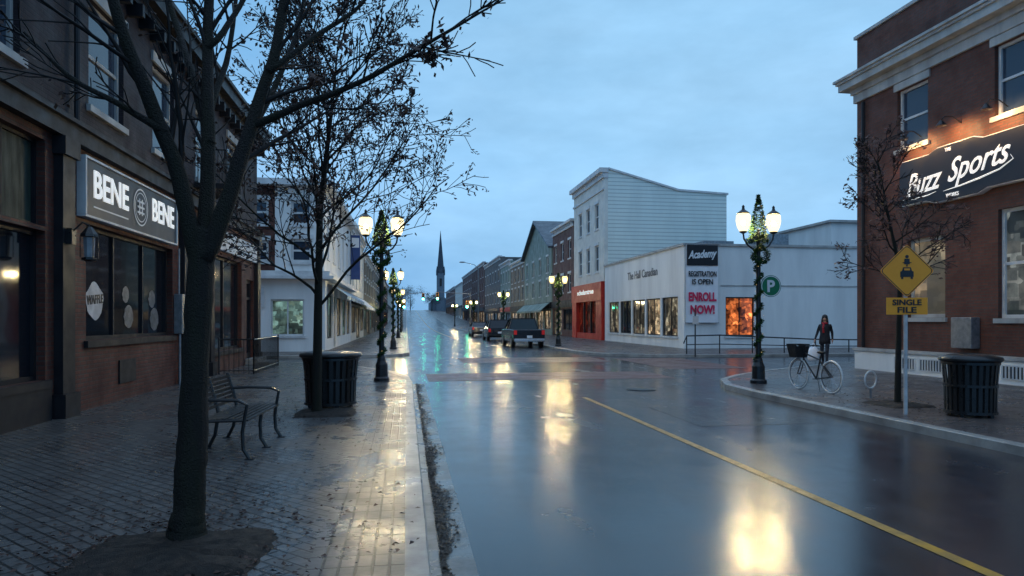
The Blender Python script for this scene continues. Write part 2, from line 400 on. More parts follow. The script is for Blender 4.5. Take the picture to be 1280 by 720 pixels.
strip('sidewalk_hill_left',-4.3,.02,[y for y in rl if y>=60],.12,M['pave2'],.2)
kerbline([(.15,y) for y in rl if y>=60],.16,.128,1)
Rn=[(7.5,-12),(7.5,5),(7.5,14),(7.65,15.6),(8.2,17.0),(9.2,18.2),(10.8,19.6),(12.8,21),(15.5,22.8),(20,24),(60,24.2)]
slab('sidewalk_right',[(x+.14,y-.06) for x,y in Rn[:-1]]+[(60,24.1),(60,-12)],M['pave2'])
kerbline(Rn,.18,.128,-1)
Rf=[(60,28.8),(13,29),(10.8,29.5),(9.3,30.6),(8.6,32),(8.4,34),(8.4,60)]
slab('sidewalk_far_right',[(60,28.92),(13,29.12),(10.9,29.6),(9.4,30.7),(8.75,32.05),(8.53,34),(8.53,60),(60,60)],M['pave2'])
kerbline(Rf,.16,.128,-1)
strip('sidewalk_hill_right',8.53,15.2,[y for y in rl if y>=60],.12,M['pave2'],.2)
kerbline([(8.4,y) for y in rl if y>=60],.16,.128,-1)
strip('yellow_centre_line',3.76,3.87,[-12,0,14.4],.004,M['yellow'])
strip('far_yellow_centre_line',4.2,4.32,[y for y in rl if y>=60],.004,M['yellow'])
strip('brick_crossing',.6,7.7,[18.8,21.4],.004,M['cross'])
strip('far_brick_crossing',2.2,8.2,[26.5,30],.004,M['cross'])
strip('side_brick_crossing',8.9,11.8,[22.2,28.8],.004,M['cross'])
strip('asphalt_patch',4.6,6.6,[10.2,12.6],.003,nm('patched_asphalt',(.015,.016,.019),(.028,.029,.033),(.18,.28),4,.4,.004))
mh=MB(); mh.lathe([(.36,.004),(.36,.010)],(5.6,15.8,0),24); mh.lathe([(.30,.010),(.30,.016)],(5.6,15.8,0),24)
mh.build('manhole_cover',M['blackmetal'],kind='structure')
m=MB()
for i in range(5200):
    y=rnd.uniform(1.5,18)if rnd.random()<.6 else rnd.uniform(2,9); x=.24+abs(rnd.gauss(0,.06))*(1+.5*math.sin(y*2.3)+.3*math.sin(y*5.1)); s=rnd.uniform(.006,.02); a=rnd.uniform(0,6.28)
    z=.012+rnd.uniform(0,.012)
    c,sn=math.cos(a)*s,math.sin(a)*s
    m.add([(x+c,y+sn,z),(x-sn,y+c*1.3,z+rnd.uniform(0,.012)),(x-c,y-sn,z+rnd.uniform(0,.01)),(x+sn,y-c,z)],[(0,1,2,3)])
tag(m.build('gutter_debris',M['grit'],uv=False,recalc=False),'strip of wet grit and leaf litter lying along the left gutter','debris',kind='stuff')
m=MB()
for i in range(2200):
    k=rnd.random()
    if k<.5: x=rnd.gauss(-1.65,.6); y=rnd.gauss(5.0,.75)
    elif k<.75: x=rnd.uniform(-3.4,.1); y=rnd.uniform(3,20)
    elif k<.9: x=rnd.gauss(9.0,.7); y=rnd.gauss(11.5,1.2)
    else: x=rnd.gauss(-1.5,.5); y=rnd.gauss(11.6,.8)
    if .1<x<7.7: continue
    s=rnd.uniform(.012,.03); a=rnd.uniform(0,6.28); z=.135
    c,sn=math.cos(a)*s,math.sin(a)*s
    m.add([(x+c,y+sn,z+rnd.uniform(0,.01)),(x-sn*.6,y+c*.6,z+rnd.uniform(0,.02)),(x-c,y-sn,z),(x+sn*.6,y-c*.6,z+rnd.uniform(0,.012))],[(0,1,2,3)])
tag(m.build('fallen_leaves',M['leaf'],uv=False,recalc=False),'brown fallen leaves scattered over the wet brick sidewalks','leaves',kind='stuff')
def pit(x,y,sx,sy,name='planting_pit'):
    m=MB(); n=40; pts=[(x,y,.170)]
    for rr,zz in ((.4,.165),(.7,.155),(.9,.14),(1.0,.118)):
        for k in range(n):
            a=2*math.pi*k/n; ca,sa=math.cos(a),math.sin(a); sq=1/max(abs(ca),abs(sa))**.8
            q=rr*sq*(1+rnd.uniform(-.05,.05)); pts.append((x+ca*sx*q,y+sa*sy*q,zz+rnd.uniform(-.012,.018)*(rr<1)))
    f=[(0,1+k,1+(k+1)%n) for k in range(n)]
    for r_ in range(3):
        for k in range(n): a=1+r_*n+k;b=1+r_*n+(k+1)%n; f.append((a,a+n,b+n,b))
    m.add(pts,f); return m.build(name,M['mulch'],smooth=True,kind='structure')
T1=gp(233,678); T2=gp(396,517); T3=gp(1122,506)
pit(T1.x,T1.y-.25,.62,.5); pit(T2.x+.15,T2.y,.5,.5); pit(T3.x,T3.y,.45,.5)
# ---------------------------------------------------------------- trees
def grow(lim,tw,tips,p,d,L,r,lvl,maxl,rg,up=.12,kids=7,thin=.004,ang=(.45,.95)):
    n=max(3,int(L/.16)); n=min(n,12); pts=[p.copy()]; rr=[r]; dirs=[d]
    for i in range(n):
        d=(d+Vector((rg.gauss(0,.13),rg.gauss(0,.13),rg.gauss(0,.1)+up*.35))).normalized(); p=p+d*(L/n)
        pts.append(p.copy()); rr.append(max(thin,r*(1-.72*(i+1)/n))); dirs.append(d)
    (lim if lvl==0 else tw).tube(pts,rr,7 if lvl==0 else (4 if lvl==1 else 3),cap=lvl==0)
    if lvl<maxl:
        for k in range(kids):
            t=.18+.8*(k+rg.random()*.8)/kids; i=min(int(t*n),n-1); q=pts[i].lerp(pts[i+1],t*n-i)
            dd=dirs[i]; ax=dd.cross(Vector((rg.gauss(0,1),rg.gauss(0,1),rg.gauss(0,1)))).normalized()
            nd=(Matrix.Rotation(rg.uniform(*ang),3,ax)@dd).normalized()
            grow(lim,tw,tips,q,nd,L*rg.uniform(.34,.58)*(1.15-.55*t),max(thin,rr[i]*.52),lvl+1,maxl,rg,up,max(3,int(kids*.72)),thin,ang)
    else: tips.append((pts[-1],d)); tips.append((pts[len(pts)//2],d))
def path(lim,tw,tips,pp,rads,rg,kids=8,maxl=2,side=1.0,up=.1,thin=.0045):
    pts=[]; rr=[]
    for i in range(len(pp)-1):
        for k in range(5):
            t=k/5; pts.append(pp[i].lerp(pp[i+1],t)+Vector((rg.gauss(0,.01),rg.gauss(0,.01),0))); rr.append(.82*(rads[i]*(1-t)+rads[i+1]*t)*(1+rg.uniform(-.05,.05)))
    pts.append(pp[-1]); rr.append(rads[-1]*.82)
    for _ in range(2):
        pts=[pts[0]]+[(pts[i-1]+pts[i]*2+pts[i+1])/4 for i in range(1,len(pts)-1)]+[pts[-1]]
    lim.tube(pts,rr,10)
    n=len(pts)-1
    for k in range(kids):
        t=.22+.78*(k+rg.random())/kids; i=min(int(t*n),n-1); dd=(pts[i+1]-pts[i]).normalized()
        ax=dd.cross(Vector((rg.gauss(0,1),rg.gauss(0,1),rg.gauss(0,1)))).normalized()
        nd=(Matrix.Rotation(rg.uniform(.35,.85),3,ax)@dd).normalized()
        grow(lim,tw,tips,pts[i],nd,side*rg.uniform(.6,1.2),max(.008,rr[i]*.42),1,maxl,rg,up,6,thin,(.35,.8))
def leafclump(m,tips,rg,prob,n,s,spread):
    for p,d in tips:
        if rg.random()>prob: continue
        for k in range(rg.randint(1,n)):
            q=p+Vector((rg.gauss(0,spread),rg.gauss(0,spread),rg.gauss(0,spread)-spread)); a=Vector((rg.gauss(0,1),rg.gauss(0,1),rg.gauss(0,1))).normalized(); b=a.orthogonal().normalized()
            z=s*rg.uniform(.6,1.3)
            m.add([q+a*z,q+b*z*.55,q-a*z,q-b*z*.55],[(0,1,2,3)])
def fin_tree(root,lim,tw,lv,leafm='leaf'):
    t=lim.build('trunk',M['bark'],root,smooth=True,uv=False,recalc=False)
    c=tw.build('crown',M['twig'],root,smooth=True,uv=False,recalc=False)
    if lv.f: lv.build('leaves',M[leafm],c,uv=False,recalc=False)
rg=random.Random(3); lim,tw,lv,tips=MB(),MB(),MB(),[]
d0=(T1.x*S_+T1.y*C_)
q=lambda px,py,dd=0: pd(px,py,d0+dd)
root=thing('street_tree',(T1.x,T1.y,.12),'large dark tree with few leaf clusters in the foreground mulch bed left of the bench','tree')
lp=[];lr=[]
B=[Vector((T1.x,T1.y,.06)),Vector((T1.x,T1.y,.2)),q(236,640),q(240,560),q(245,430),q(252,320),q(256,285)]; BR=[.16,.125,.108,.10,.090,.088,.08]
for i in range(len(B)-1):
    for k in range(6):
        t=k/6; lp.append(B[i].lerp(B[i+1],t)+Vector((rg.gauss(0,.003),rg.gauss(0,.003),0))); lr.append((BR[i]*(1-t)+BR[i+1]*t)*(1+rg.uniform(-.04,.04)))
lp.append(B[-1]); lr.append(BR[-1]); lim.tube(lp,lr,16)
path(lim,tw,tips,[q(250,335),q(226,220,-.1),q(190,135,-.25),q(155,45,-.4),q(128,-50,-.5),q(95,-190,-.6)],[.08,.064,.056,.046,.036,.02],rg,9,2,1.0)
path(lim,tw,tips,[q(255,320),q(262,200,.15),q(258,90,.3),q(262,-20,.4),q(275,-180,.5)],[.08,.06,.05,.04,.022],rg,9,2,1.0)
path(lim,tw,tips,[q(258,325),q(288,240),q(318,150,.1),q(345,60,.15),q(362,-40,.2),q(392,-190,.3)],[.082,.068,.056,.046,.037,.02],rg,9,2,.9)
path(lim,tw,tips,[q(315,158,.1),q(375,132),q(440,108,-.15),q(505,72,-.25),q(560,38,-.3),q(632,-2,-.35)],[.036,.029,.024,.018,.013,.006],rg,11,2,.42,.02)
path(lim,tw,tips,[q(262,180,.15),q(240,90,.5),q(212,10,.8),q(190,-90,1.0)],[.042,.034,.028,.015],rg,7,2,.9)
path(lim,tw,tips,[q(205,165,-.2),q(150,130,-.4),q(90,100,-.5),q(30,40,-.6)],[.032,.024,.018,.01],rg,6,2,.6,.05)
path(lim,tw,tips,[q(335,90,.1),q(395,45,.3),q(450,10,.5),q(500,-60,.6)],[.03,.024,.017,.01],rg,8,2,.6,.05)
path(lim,tw,tips,[q(262,60,.3),q(300,10,.5),q(330,-50,.7)],[.032,.024,.01],rg,7,2,.7,.05)
path(lim,tw,tips,[q(258,150,.3),q(285,80,.7),q(295,0,.9),q(310,-90,1.0)],[.035,.027,.02,.01],rg,8,2,.7,.05)
path(lim,tw,tips,[q(300,190,.2),q(345,110,.6),q(375,30,.9),q(395,-60,1.1)],[.035,.027,.02,.01],rg,8,2,.7,.08)
leafclump(lv,tips,rg,.22,4,.024,.03)
cl=[(q(538,62,-.3)+Vector((rg.gauss(0,.05),rg.gauss(0,.05),rg.gauss(0,.04))),None) for _ in range(34)]+[(q(556,44,-.3)+Vector((rg.gauss(0,.03),rg.gauss(0,.05),rg.gauss(0,.03))),None) for _ in range(12)]
for cx_,cy_ in ((495,95),(508,128),(430,60),(465,118),(390,95)): cl+=[(q(cx_,cy_,-.1)+Vector((rg.gauss(0,.03),rg.gauss(0,.05),rg.gauss(0,.03))),None) for _ in range(8)]
leafclump(lv,cl,rg,1,4,.030,.015)
fin_tree(root,lim,tw,lv)
def young_tree(root,base,top,rg,spreadf,nl,leafp,leafn,leafs,r0,zfork,kids=8,uplift=.1,thin=.0065,lean=(0,0),leafm='leaf'):
    lim,tw,lv,tips=MB(),MB(),MB(),[]
    B=Vector(base); H=top-B.z
    tr=[B-Vector((0,0,.05)),B+Vector((.0,0,.08)),B+Vector((.02,0,H*.25)),B+Vector((.05,0,H*.5)),B+Vector((.03+lean[0]*.6,.03,H*.75)),B+Vector((lean[0],lean[1],H*.92))]
    rr=[r0*1.35,r0,r0*.82,r0*.6,r0*.35,r0*.12]
    lim.tube(tr,rr,10)
    for k in range(nl):
        t=zfork+(.95-zfork)*k/nl; z=B.z+H*t
        i=0
        while i<len(tr)-2 and tr[i+1].z<z: i+=1
        f=(z-tr[i].z)/(tr[i+1].z-tr[i].z); p=tr[i].lerp(tr[i+1],f)
        a=k*2.4+rg.uniform(-.4,.4); el=rg.uniform(.5,.9)+t*.25
        d=Vector((math.cos(a)*math.cos(el),math.sin(a)*math.cos(el),math.sin(el)))
        L=spreadf*H*rg.uniform(.8,1.1)*(1.12-t*.75)
        grow(lim,tw,tips,p,d,L,r0*(.36-.18*t),0,2,rg,uplift,kids,thin,(.4,.9))
    leafclump(lv,tips,rg,leafp,leafn,leafs,.035)
    fin_tree(root,lim,tw,lv,leafm)
r=thing('street_tree',(T2.x,T2.y,.12),'slender tree with dense twigs and small brown leaves beside the left litter bin','tree')
young_tree(r,(T2.x,T2.y,.12),6.9,random.Random(11),.46,25,.85,5,.037,.085,.26,10,.05,.006,(.35,0))
r=thing('street_tree',(T3.x,T3.y,.12),'small thin tree with reddish brown leaves behind the amber road sign','tree')
young_tree(r,(T3.x,T3.y,.12),5.0,random.Random(5),.37,14,.7,4,.042,.06,.42,7,.05,.006,(-.4,0),'redleaf')
# ---------------------------------------------------------------- street lamps
def foliage(m,pts_fn,n,s,rg):
    for i in range(n):
        p=Vector(pts_fn()); a=Vector((rg.gauss(0,1),rg.gauss(0,1),rg.gauss(0,1))).normalized(); b=a.orthogonal().normalized(); z=s*rg.uniform(.6,1.3)
        m.add([p+a*z,p+b*z*.4,p-a*z,p-b*z*.4],[(0,1,2,3)])
def make_lamp(loc,label,cone=1.25):
    rg=random.Random(2)
    root=thing('street_lamp',loc,label,'street lamp','twin lantern street lamps wrapped in garland'); root.scale=(1,1,.94)
    m=MB(); m.lathe([(.20,0),(.20,.08),(.16,.12),(.15,.45),(.11,.55),(.10,.62),(.07,.7),(.06,1.6),(.05,3.7),(.065,3.75),(.05,3.85),(.025,4.05)],(0,0,0),14)
    m.build('post',M['blackmetal'],root,smooth=False,local=True)
    for s in (-1,1):
        a=MB(); pts=[(0,0,3.45),(s*.12,0,3.5),(s*.28,0,3.62),(s*.38,0,3.78),(s*.4,0,3.92)]
        a.tube(pts,[.025,.024,.022,.022,.022],8); a.tube([(0,0,3.75),(s*.12,0,3.85),(s*.22,0,3.78),(s*.24,0,3.65)],[.014]*4,6); a.lathe([(.03,3.92),(.085,3.95),(.095,3.98)],(s*.4,0,0),12)
        a.build('arm',M['blackmetal'],root,local=True)
        l=MB(); l.lathe([(.09,3.983),(.145,4.1),(.175,4.26),(.165,4.40),(.13,4.44)],(s*.4,0,0),14)
        ln=l.build('lantern',M['lamp'],root,smooth=True,local=True)
        b=MB(); b.ball((s*.4,0,4.2),.05,.05,.06,10,8); b.build('bulb',M['bulb'],ln,smooth=True,local=True)
        c=MB(); c.lathe([(.15,4.443),(.15,4.46),(.09,4.51),(.04,4.55),(.03,4.6),(.035,4.63),(.01,4.67)],(s*.4,0,0),12)
        c.build('lantern_cap',M['blackmetal'],ln,local=True)
    gm=MB()
    def f():
        t=rg.random(); z=.45+t*3.2; an=t*2*math.pi*8; return (math.cos(an)*.085+rg.gauss(0,.022),math.sin(an)*.085+rg.gauss(0,.022),z+rg.gauss(0,.03))
    foliage(gm,f,1900,.038,rg)
    G=gm.build('garland',M['garland'],root,uv=False,local=True,recalc=False)
    tm=MB()
    def f2():
        t=rg.random()**1.3; an=rg.uniform(0,6.28); rad=(1-t**1.4)*.20*(.55+.6*rg.random())+.02; return (math.cos(an)*rad,math.sin(an)*rad,3.7+t*cone)
    foliage(tm,f2,1500,.045,rg)
    def f3():
        an=rg.uniform(0,6.28); return (math.cos(an)*.19+rg.gauss(0,.035),-.1+rg.gauss(0,.04),3.35+math.sin(an)*.19+rg.gauss(0,.035))
    foliage(tm,f3,600,.042,rg)
    tm.build('treetop_decoration',M['garland'],root,uv=False,local=True,recalc=False)
    fm=MB()
    for i in range(20):
        t=i/20; z=.5+t*3.2; an=t*2*math.pi*7+.4; x,y=math.cos(an)*.13,math.sin(an)*.13; fm.ball((x,y,z),.007,.007,.007,5,4)
    for i in range(12):
        t=rg.random(); an=rg.uniform(0,6.28); rad=(1-t)*.22+.03; fm.ball((math.cos(an)*rad,math.sin(an)*rad,3.75+t*(cone-.1)),.008,.008,.008,5,4)
    fm.build('fairy_lights',M['fairy'],root,local=True,uv=False,kind='stuff')
    return root
pR=gp(948,479); make_lamp((pR.x,pR.y,.12),'garlanded twin lantern street lamp on the right corner beside the green parking sign')
pL=gp(477,476)
make_lamp((pL.x,pL.y,.12),'garlanded twin lantern street lamp at the end of the near left sidewalk',.95)
lampF=make_lamp((9.0,40,.12),'garlanded twin lantern street lamp before the red shopfront on the right',.95)
for (x,y,lb) in ((-.7,37.5,'second garlanded street lamp along the left kerb, past the side street'),(9.1,64,'twin lantern street lamp far down the right kerb before the gabled building'),
                 (-.7,60,'third garlanded street lamp along the left kerb'),(9.1,93,'distant lit street lamp on the right kerb before the grey brick block'),
                 (-.7,88,'fourth lit street lamp far along the left kerb'),(9.1,130,'tiny lit street lamp on the right where the street climbs'),(-.7,125,'farthest lit street lamp on the left of the hill')):
    copy_thing(lampF,(x,y,gz(y)+.12),lb,rnd.uniform(-.05,.05))
# ---------------------------------------------------------------- left near cafe building
fn=FL(-5.5)
cafe=thing('cafe_building',(-5.5,16,.12),'dark two storey brick building with white lettered navy sign on the left','building')
up=[(12.95,14.45,5.45,7.35),(16.0,17.4,5.45,7.35),(19.1,20.5,5.45,7.35),(22.3,23.7,5.45,7.35),(9.4,10.8,5.45,7.35)]
st=[(12.85,17.3,1.32,3.36),(7.0,11.5,.75,3.05),(7.0,11.5,3.12,4.45),(18.7,19.8,.2,3.3),(20.6,24.2,.75,3.6),(24.9,26.0,.2,3.1)]
MB(fn).wall(2,26.6,4.72,8.2,up,.16,10).build('upper_wall',M['darkbrick'],cafe)
MB(fn).wall(2,26.6,0,4.72,st,.2,10).build('ground_floor_wall',M['redbrick'],cafe)
MB(fn).box(1.9,26.7,4.60,4.86,.002,.16).box(1.9,26.7,4.862,4.93,.002,.24).build('ledge',M['darktrim'],cafe)
mm=MB(fn); mm.box(1.9,26.75,8.0,8.2,.002,.2); mm.box(1.9,26.8,8.203,8.5,-.1,.42); mm.box(1.9,26.8,8.503,8.6,-.1,.5)
for k in range(40): mm.box(2.2+k*.62,2.32+k*.62,7.75,7.998,.003,.3)
mm.build('cornice',M['darktrim'],cafe)
MB(fn).box(2.1,26.5,8.1,8.15,-9.9,-.12).build('roof',M['tar'],cafe)
for i,(a,b,c,d) in enumerate(up):
    window(fn,a,b,c,d,cafe,M['glassb'],M['cornice'],1,2,.16,.08,True,M['cornice'],head=True)
for w_ in st[:2]: window(fn,*w_,cafe,M['glass'],M['darktrim'],3,1,.2,.07,True,M['darktrim'],name='shop_window')
window(fn,*st[2],cafe,M['green'],M['darktrim'],5,1,.2,.05,False,name='transom_window')
window(fn,*st[4],cafe,M['glass'],M['darktrim'],2,1,.2,.08,True,M['darktrim'],name='shop_window')
for w_ in (st[3],st[5]):
    a,b,c,d=w_; dr=MB(fn); dr.box(a,a+.1,c,d,-.18,-.1); dr.box(b-.1,b,c,d,-.18,-.1); dr.box(a+.1,b-.1,d-.12,d,-.18,-.1); dr.box(a+.1,b-.1,c,c+.3,-.18,-.1); dr.box(a+.1,b-.1,d-.7,d-.6,-.18,-.1)
    do=dr.build('door',M['darktrim'],cafe); MB(fn).box(a+.02,b-.02,c+.02,d-.02,-.19,-.15).build('pane',M['glass'],do)
    MB().tube([fn(b-.2,1.0,-.09),fn(b-.2,1.0,-.04),fn(b-.2,1.35,-.04),fn(b-.2,1.35,-.09)],.012,6).build('door_handle',M['chrome'],do)
for a,b in ((11.75,12.15),(17.75,18.2),(26.1,26.55),(20.05,20.4)):
    pl=MB(fn); pl.box(a,b,.5,4.3,.003,.14); pl.box(a-.05,b+.05,.1,.5,.003,.2); pl.box(a-.05,b+.05,4.3,4.59,.003,.2)
    pl.build('pilaster',M['darktrim'],cafe)
MB(fn).box(7.0,11.6,.12,.74,.003,.05).build('shop_bulkhead',M['darktrim'],cafe)
sg=MB(fn).box(12.55,17.15,3.48,4.44,.005,.12).build('sign_board',M['signblack'],cafe)
bd=MB(fn); bd.box(12.5,17.2,4.442,4.48,.005,.15); bd.box(12.5,17.2,3.44,3.477,.005,.15); bd.box(12.5,12.548,3.48,4.44,.005,.15); bd.box(17.152,17.2,3.48,4.44,.005,.15)
bd.build('sign_frame',M['trim'],sg)
text('lettering','BENE',1.5,.48,fn,13.6,4.05,.13,M['lit_letter'],sg,bold=.02)
text('lettering','BENE',1.36,.48,fn,16.3,4.05,.13,M['lit_letter'],sg,bold=.02)
MB(fn).box(12.85,14.35,3.64,3.665,.12,.128).build('sign_rule',M['white_letter'],sg)
lg=MB()
for ro,ri in ((.38,.35),(.30,.28)):
    n=32; pts=[]
    for k in range(n):
        a=2*math.pi*k/n; pts+=[fn(14.97+ro*math.cos(a),3.98+ro*math.sin(a),.135),fn(14.97+ri*math.cos(a),3.98+ri*math.sin(a),.135)]
    lg.add(pts,[(2*k,2*((k+1)%n),2*((k+1)%n)+1,2*k+1) for k in range(n)])
for k in range(3): lg.box(-5.5+.13,-5.5+.137,14.79,15.15,3.85+k*.11,3.89+k*.11)
for k in range(2): lg.box(-5.5+.13,-5.5+.138,14.88+k*.14,14.92+k*.14,3.82,4.15)
lg.build('round_logo',M['white_letter'],sg)
M['sticker']=nm('sticker_white',(.6,.61,.63),None,(.5,.6),3)
M['faint']=nm('faint_sticker',(.16,.17,.18),(.07,.075,.08),(.4,.6),9)
stk=MB(); n=40; stk.add([fn(13.6+.36*(1+.07*math.sin(5*2*math.pi*k/n)+.03*math.sin(9*k))*math.cos(2*math.pi*k/n),2.03+.33*(1+.09*math.sin(4*2*math.pi*k/n+1))*math.sin(2*math.pi*k/n),-.17) for k in range(n)],[tuple(range(n))])
so=stk.build('window_sticker',M['sticker'],cafe)
text('sticker_lettering','WAFFLE',.66,.17,fn,13.6,2.06,-.168,M['black_ink'],so,bold=.02,arch=.05)
for uu,zz,rr_ in ((15.0,2.2,.17),(15.15,1.75,.24),(16.45,2.15,.2),(16.6,1.7,.26)):
    stk=MB(); n=18; stk.add([fn(uu+rr_*(1+.1*math.sin(3*k))*math.cos(2*math.pi*k/n),zz+rr_*math.sin(2*math.pi*k/n),-.17) for k in range(n)],[tuple(range(n))])
    stk.build('window_sticker',M['faint'],cafe)
wl=MB(); wl.box(-5.36,-5.28,11.85,12.0,2.9,3.15); wl.tube([(-5.3,11.92,3.1),(-5.15,11.92,3.25),(-5.05,11.92,3.2)],.015,6); wl.lathe([(.05,2.62),(.12,2.65),(.12,2.68)],(-5.05,11.92,0),8); wl.lathe([(.14,3.02),(.13,3.06),(.04,3.18)],(-5.05,11.92,0),8)
for k in range(4): wl.box(-5.05-.1+.19*(k%2),-5.05-.09+.19*(k%2),11.92-.1+.19*(k//2),11.92-.09+.19*(k//2),2.68,3.02)
w1=wl.build('wall_lantern',M['blackmetal'],cafe); MB().lathe([(.075,2.69),(.09,3.01)],(-5.05,11.92,0),8).build('lantern_glass',nm('frosted_glass',(.3,.32,.34),None,(.2,.3),4),w1)
ub=MB(fn).box(17.35,17.68,1.35,2.3,.01,.2).build('meter_box',M['greymetal'],cafe,bevel=.01)
MB().tube([fn(17.5,.12,.1),fn(17.5,1.35,.1)],.03,8).tube([fn(17.5,2.3,.08),fn(17.5,3.4,.08)],.025,8).build('conduit',M['greymetal'],cafe)
MB(fn).box(14.2,15.0,.45,.9,.003,.03).build('wall_vent',M['darktrim'],cafe)
bl=MB(fn); bl.box(18.9,20.7,5.15,5.27,.003,.8); bal=bl.build('balcony',M['darktrim'],cafe)
rb=MB()
for k in range(19): u=18.95+k*.094; rb.tube([fn(u,5.27,.77),fn(u,6.15,.77)],.009,4)
for wv in [x*.1 for x in range(1,8)]: rb.tube([fn(18.95,5.27,wv),fn(18.95,6.15,wv)],.009,4).tube([fn(20.65,5.27,wv),fn(20.65,6.15,wv)],.009,4)
rb.tube([fn(18.95,6.16,0),fn(18.95,6.16,.78),fn(20.65,6.16,.78),fn(20.65,6.16,0)],.02,6); rb.build('balcony_railing',M['blackmetal'],bal)
MB(fn).box(20.5,26.05,3.75,4.35,.003,.12).build('fascia_sign',M['trim'],cafe)
MB().tube([fn(12.3,4.95,.1),fn(12.3,8.0,.1)],.045,8).build('downpipe',M['darktrim'],cafe)
rt=thing('iron_railing',(-4.6,22.5,.12),'black iron railing around the shop entrance steps on the left','railing')
def rails(pts,h,sp=.12,name='bars'):
    m=MB(); t=MB()
    for i in range(len(pts)-1):
        a,b=Vector(pts[i]),Vector(pts[i+1]); n=max(1,int((b-a).length/sp))
        for k in range(n+1): q_=a.lerp(b,k/n); m.tube([q_,q_+Vector((0,0,h))],.009,4)
        t.tube([a+Vector((0,0,h)),b+Vector((0,0,h))],.022,6); t.tube([a+Vector((0,0,.1)),b+Vector((0,0,.1))],.014,6)
        for q_ in (a,b): t.tube([q_,q_+Vector((0,0,h+.06))],.025,6)
    return m,t
m,t=rails([(-5.3,20.6,.12),(-4.35,20.6,.12),(-4.35,24.4,.12)],1.0)
m.build('bars',M['blackmetal'],rt); t.build('rail',M['blackmetal'],rt)
so=thing('entrance_steps',(-5.0,25.4,.12),'low concrete steps at the far door of the dark brick building','steps')
MB().box(-5.5,-4.7,24.7,26.3,.12,.22).build('lower_step',M['kerb'],so,bevel=.01); MB().box(-5.5,-5.1,24.7,26.3,.223,.34).build('upper_step',M['kerb'],so,bevel=.01)
# ---------------------------------------------------------------- right sports building
fr=FR(14.4)
sp=thing('corner_shop_building',(14.4,16,.12),'two storey brown brick building with white cornice and black script sign on the right','building')
up=[(17.07,18.27,6.7,8.45),(13.65,14.88,6.7,8.45),(10.2,11.4,6.7,8.45)]
lo=[(16.45,17.85,1.75,4.0),(12.2,14.78,1.72,4.4),(8.8,11.0,1.72,4.4)]
MB(fr).wall(4,20.1,.72,10.75,up+lo,.18,12).build('wall',M['sportbrick'],sp)
ba=MB(fr); ba.box(4,20.15,.05,.70,-.2,.05); ba.build('stone_base',M['white'],sp)
MB(fr).box(3.9,20.2,.703,.80,.003,.10).build('base_ledge',M['cornice'],sp)
for u in (17.9,16.9,15.2,14.2,13.2):
    v_=MB(fr); v_.box(u-.42,u+.42,.24,.27,.053,.075); v_.box(u-.42,u+.42,.56,.59,.053,.075)
    for k in range(9): v_.box(u-.42+k*.1,u-.38+k*.1,.272,.558,.053,.075)
    o_=v_.build('basement_grille',M['trim'],sp); MB(fr).box(u-.4,u+.4,.25,.58,.051,.056).build('grille_void',M['tar'],o_)
co=MB(fr)
for z0,z1,w in ((8.68,8.95,.08),(8.953,9.12,.14),(9.123,9.34,.40),(9.343,9.42,.46),(9.423,9.5,.52)):
    co.box(4,20.1+w,z0,z1,-.3,w)
co.build('cornice',M['cornice'],sp)
MB(fr).box(3.9,20.2,10.752,10.85,-.35,.06).build('parapet_cap',M['cornice'],sp)
MB(fr).box(4.2,19.9,10.3,10.35,-11.8,-.2).build('roof',M['tar'],sp)
for a in up: window(fr,*a,sp,M['glassb'],M['trim'],1,2,.18,.08,True,M['cornice'],head=True)
window(fr,*lo[0],sp,M['gbeige'],M['cornice'],1,1,.18,.1,True,M['cornice'],name='shop_window')
for a in lo[1:]: window(fr,*a,sp,M['gpale'],M['trim'],2,2,.18,.09,True,M['cornice'],name='shop_window')
def plaque(pts,w0,w1): return MB(fr).prism(pts,w0,w1)
def sigpts(g_):
    u0,u1,z0,z1=12.9-g_,17.9+g_,4.98-g_,6.22+g_
    return [(u0,z0),(14.9,z0),(15.2,z0-.1),(16.6,z0-.1),(16.9,z0),(u1-.1,z0),(u1,z0+.12),(u1,z1-.12),(u1-.1,z1),(16.8,z1),(16.5,z1+.1),(15.3,z1+.1),(15.0,z1),(u0,z1)]
sb=plaque(sigpts(0),.06,.22).build('sign_board',M['signblack'],sp)
plaque(sigpts(.025),.02,.19).build('sign_border',M['white_letter'],sb)
text('lettering','Buzz',1.3,.62,fr,16.95,5.52,.23,M['lit_letter'],sb,bold=.008,shear=.45,flip=-1,arch=.06)
text('lettering','Sports',1.9,.78,fr,15.15,5.6,.23,M['lit_letter'],sb,bold=.008,shear=.45,flip=-1,arch=.16)
text('small_lettering','THE',.2,.09,fr,16.1,6.2,.23,M['lit_letter'],sb,flip=-1)
text('small_lettering','WORKS',.42,.10,fr,15.95,4.98,.23,M['lit_letter'],sb,flip=-1)
fl_=MB(); fl_.tube([fr(16.25,5.12,.235),fr(15.7,5.16,.235),fr(15.1,5.23,.235),fr(14.5,5.33,.235),fr(14.12,5.5,.235),fr(14.2,5.62,.235)],[.005,.02,.026,.02,.012,.005],5)
fl_.tube([fr(17.75,5.13,.235),fr(17.3,5.09,.235),fr(16.8,5.11,.235),fr(16.5,5.16,.235)],[.005,.018,.016,.005],5); fl_.build('flourish',M['lit_letter'],sb)
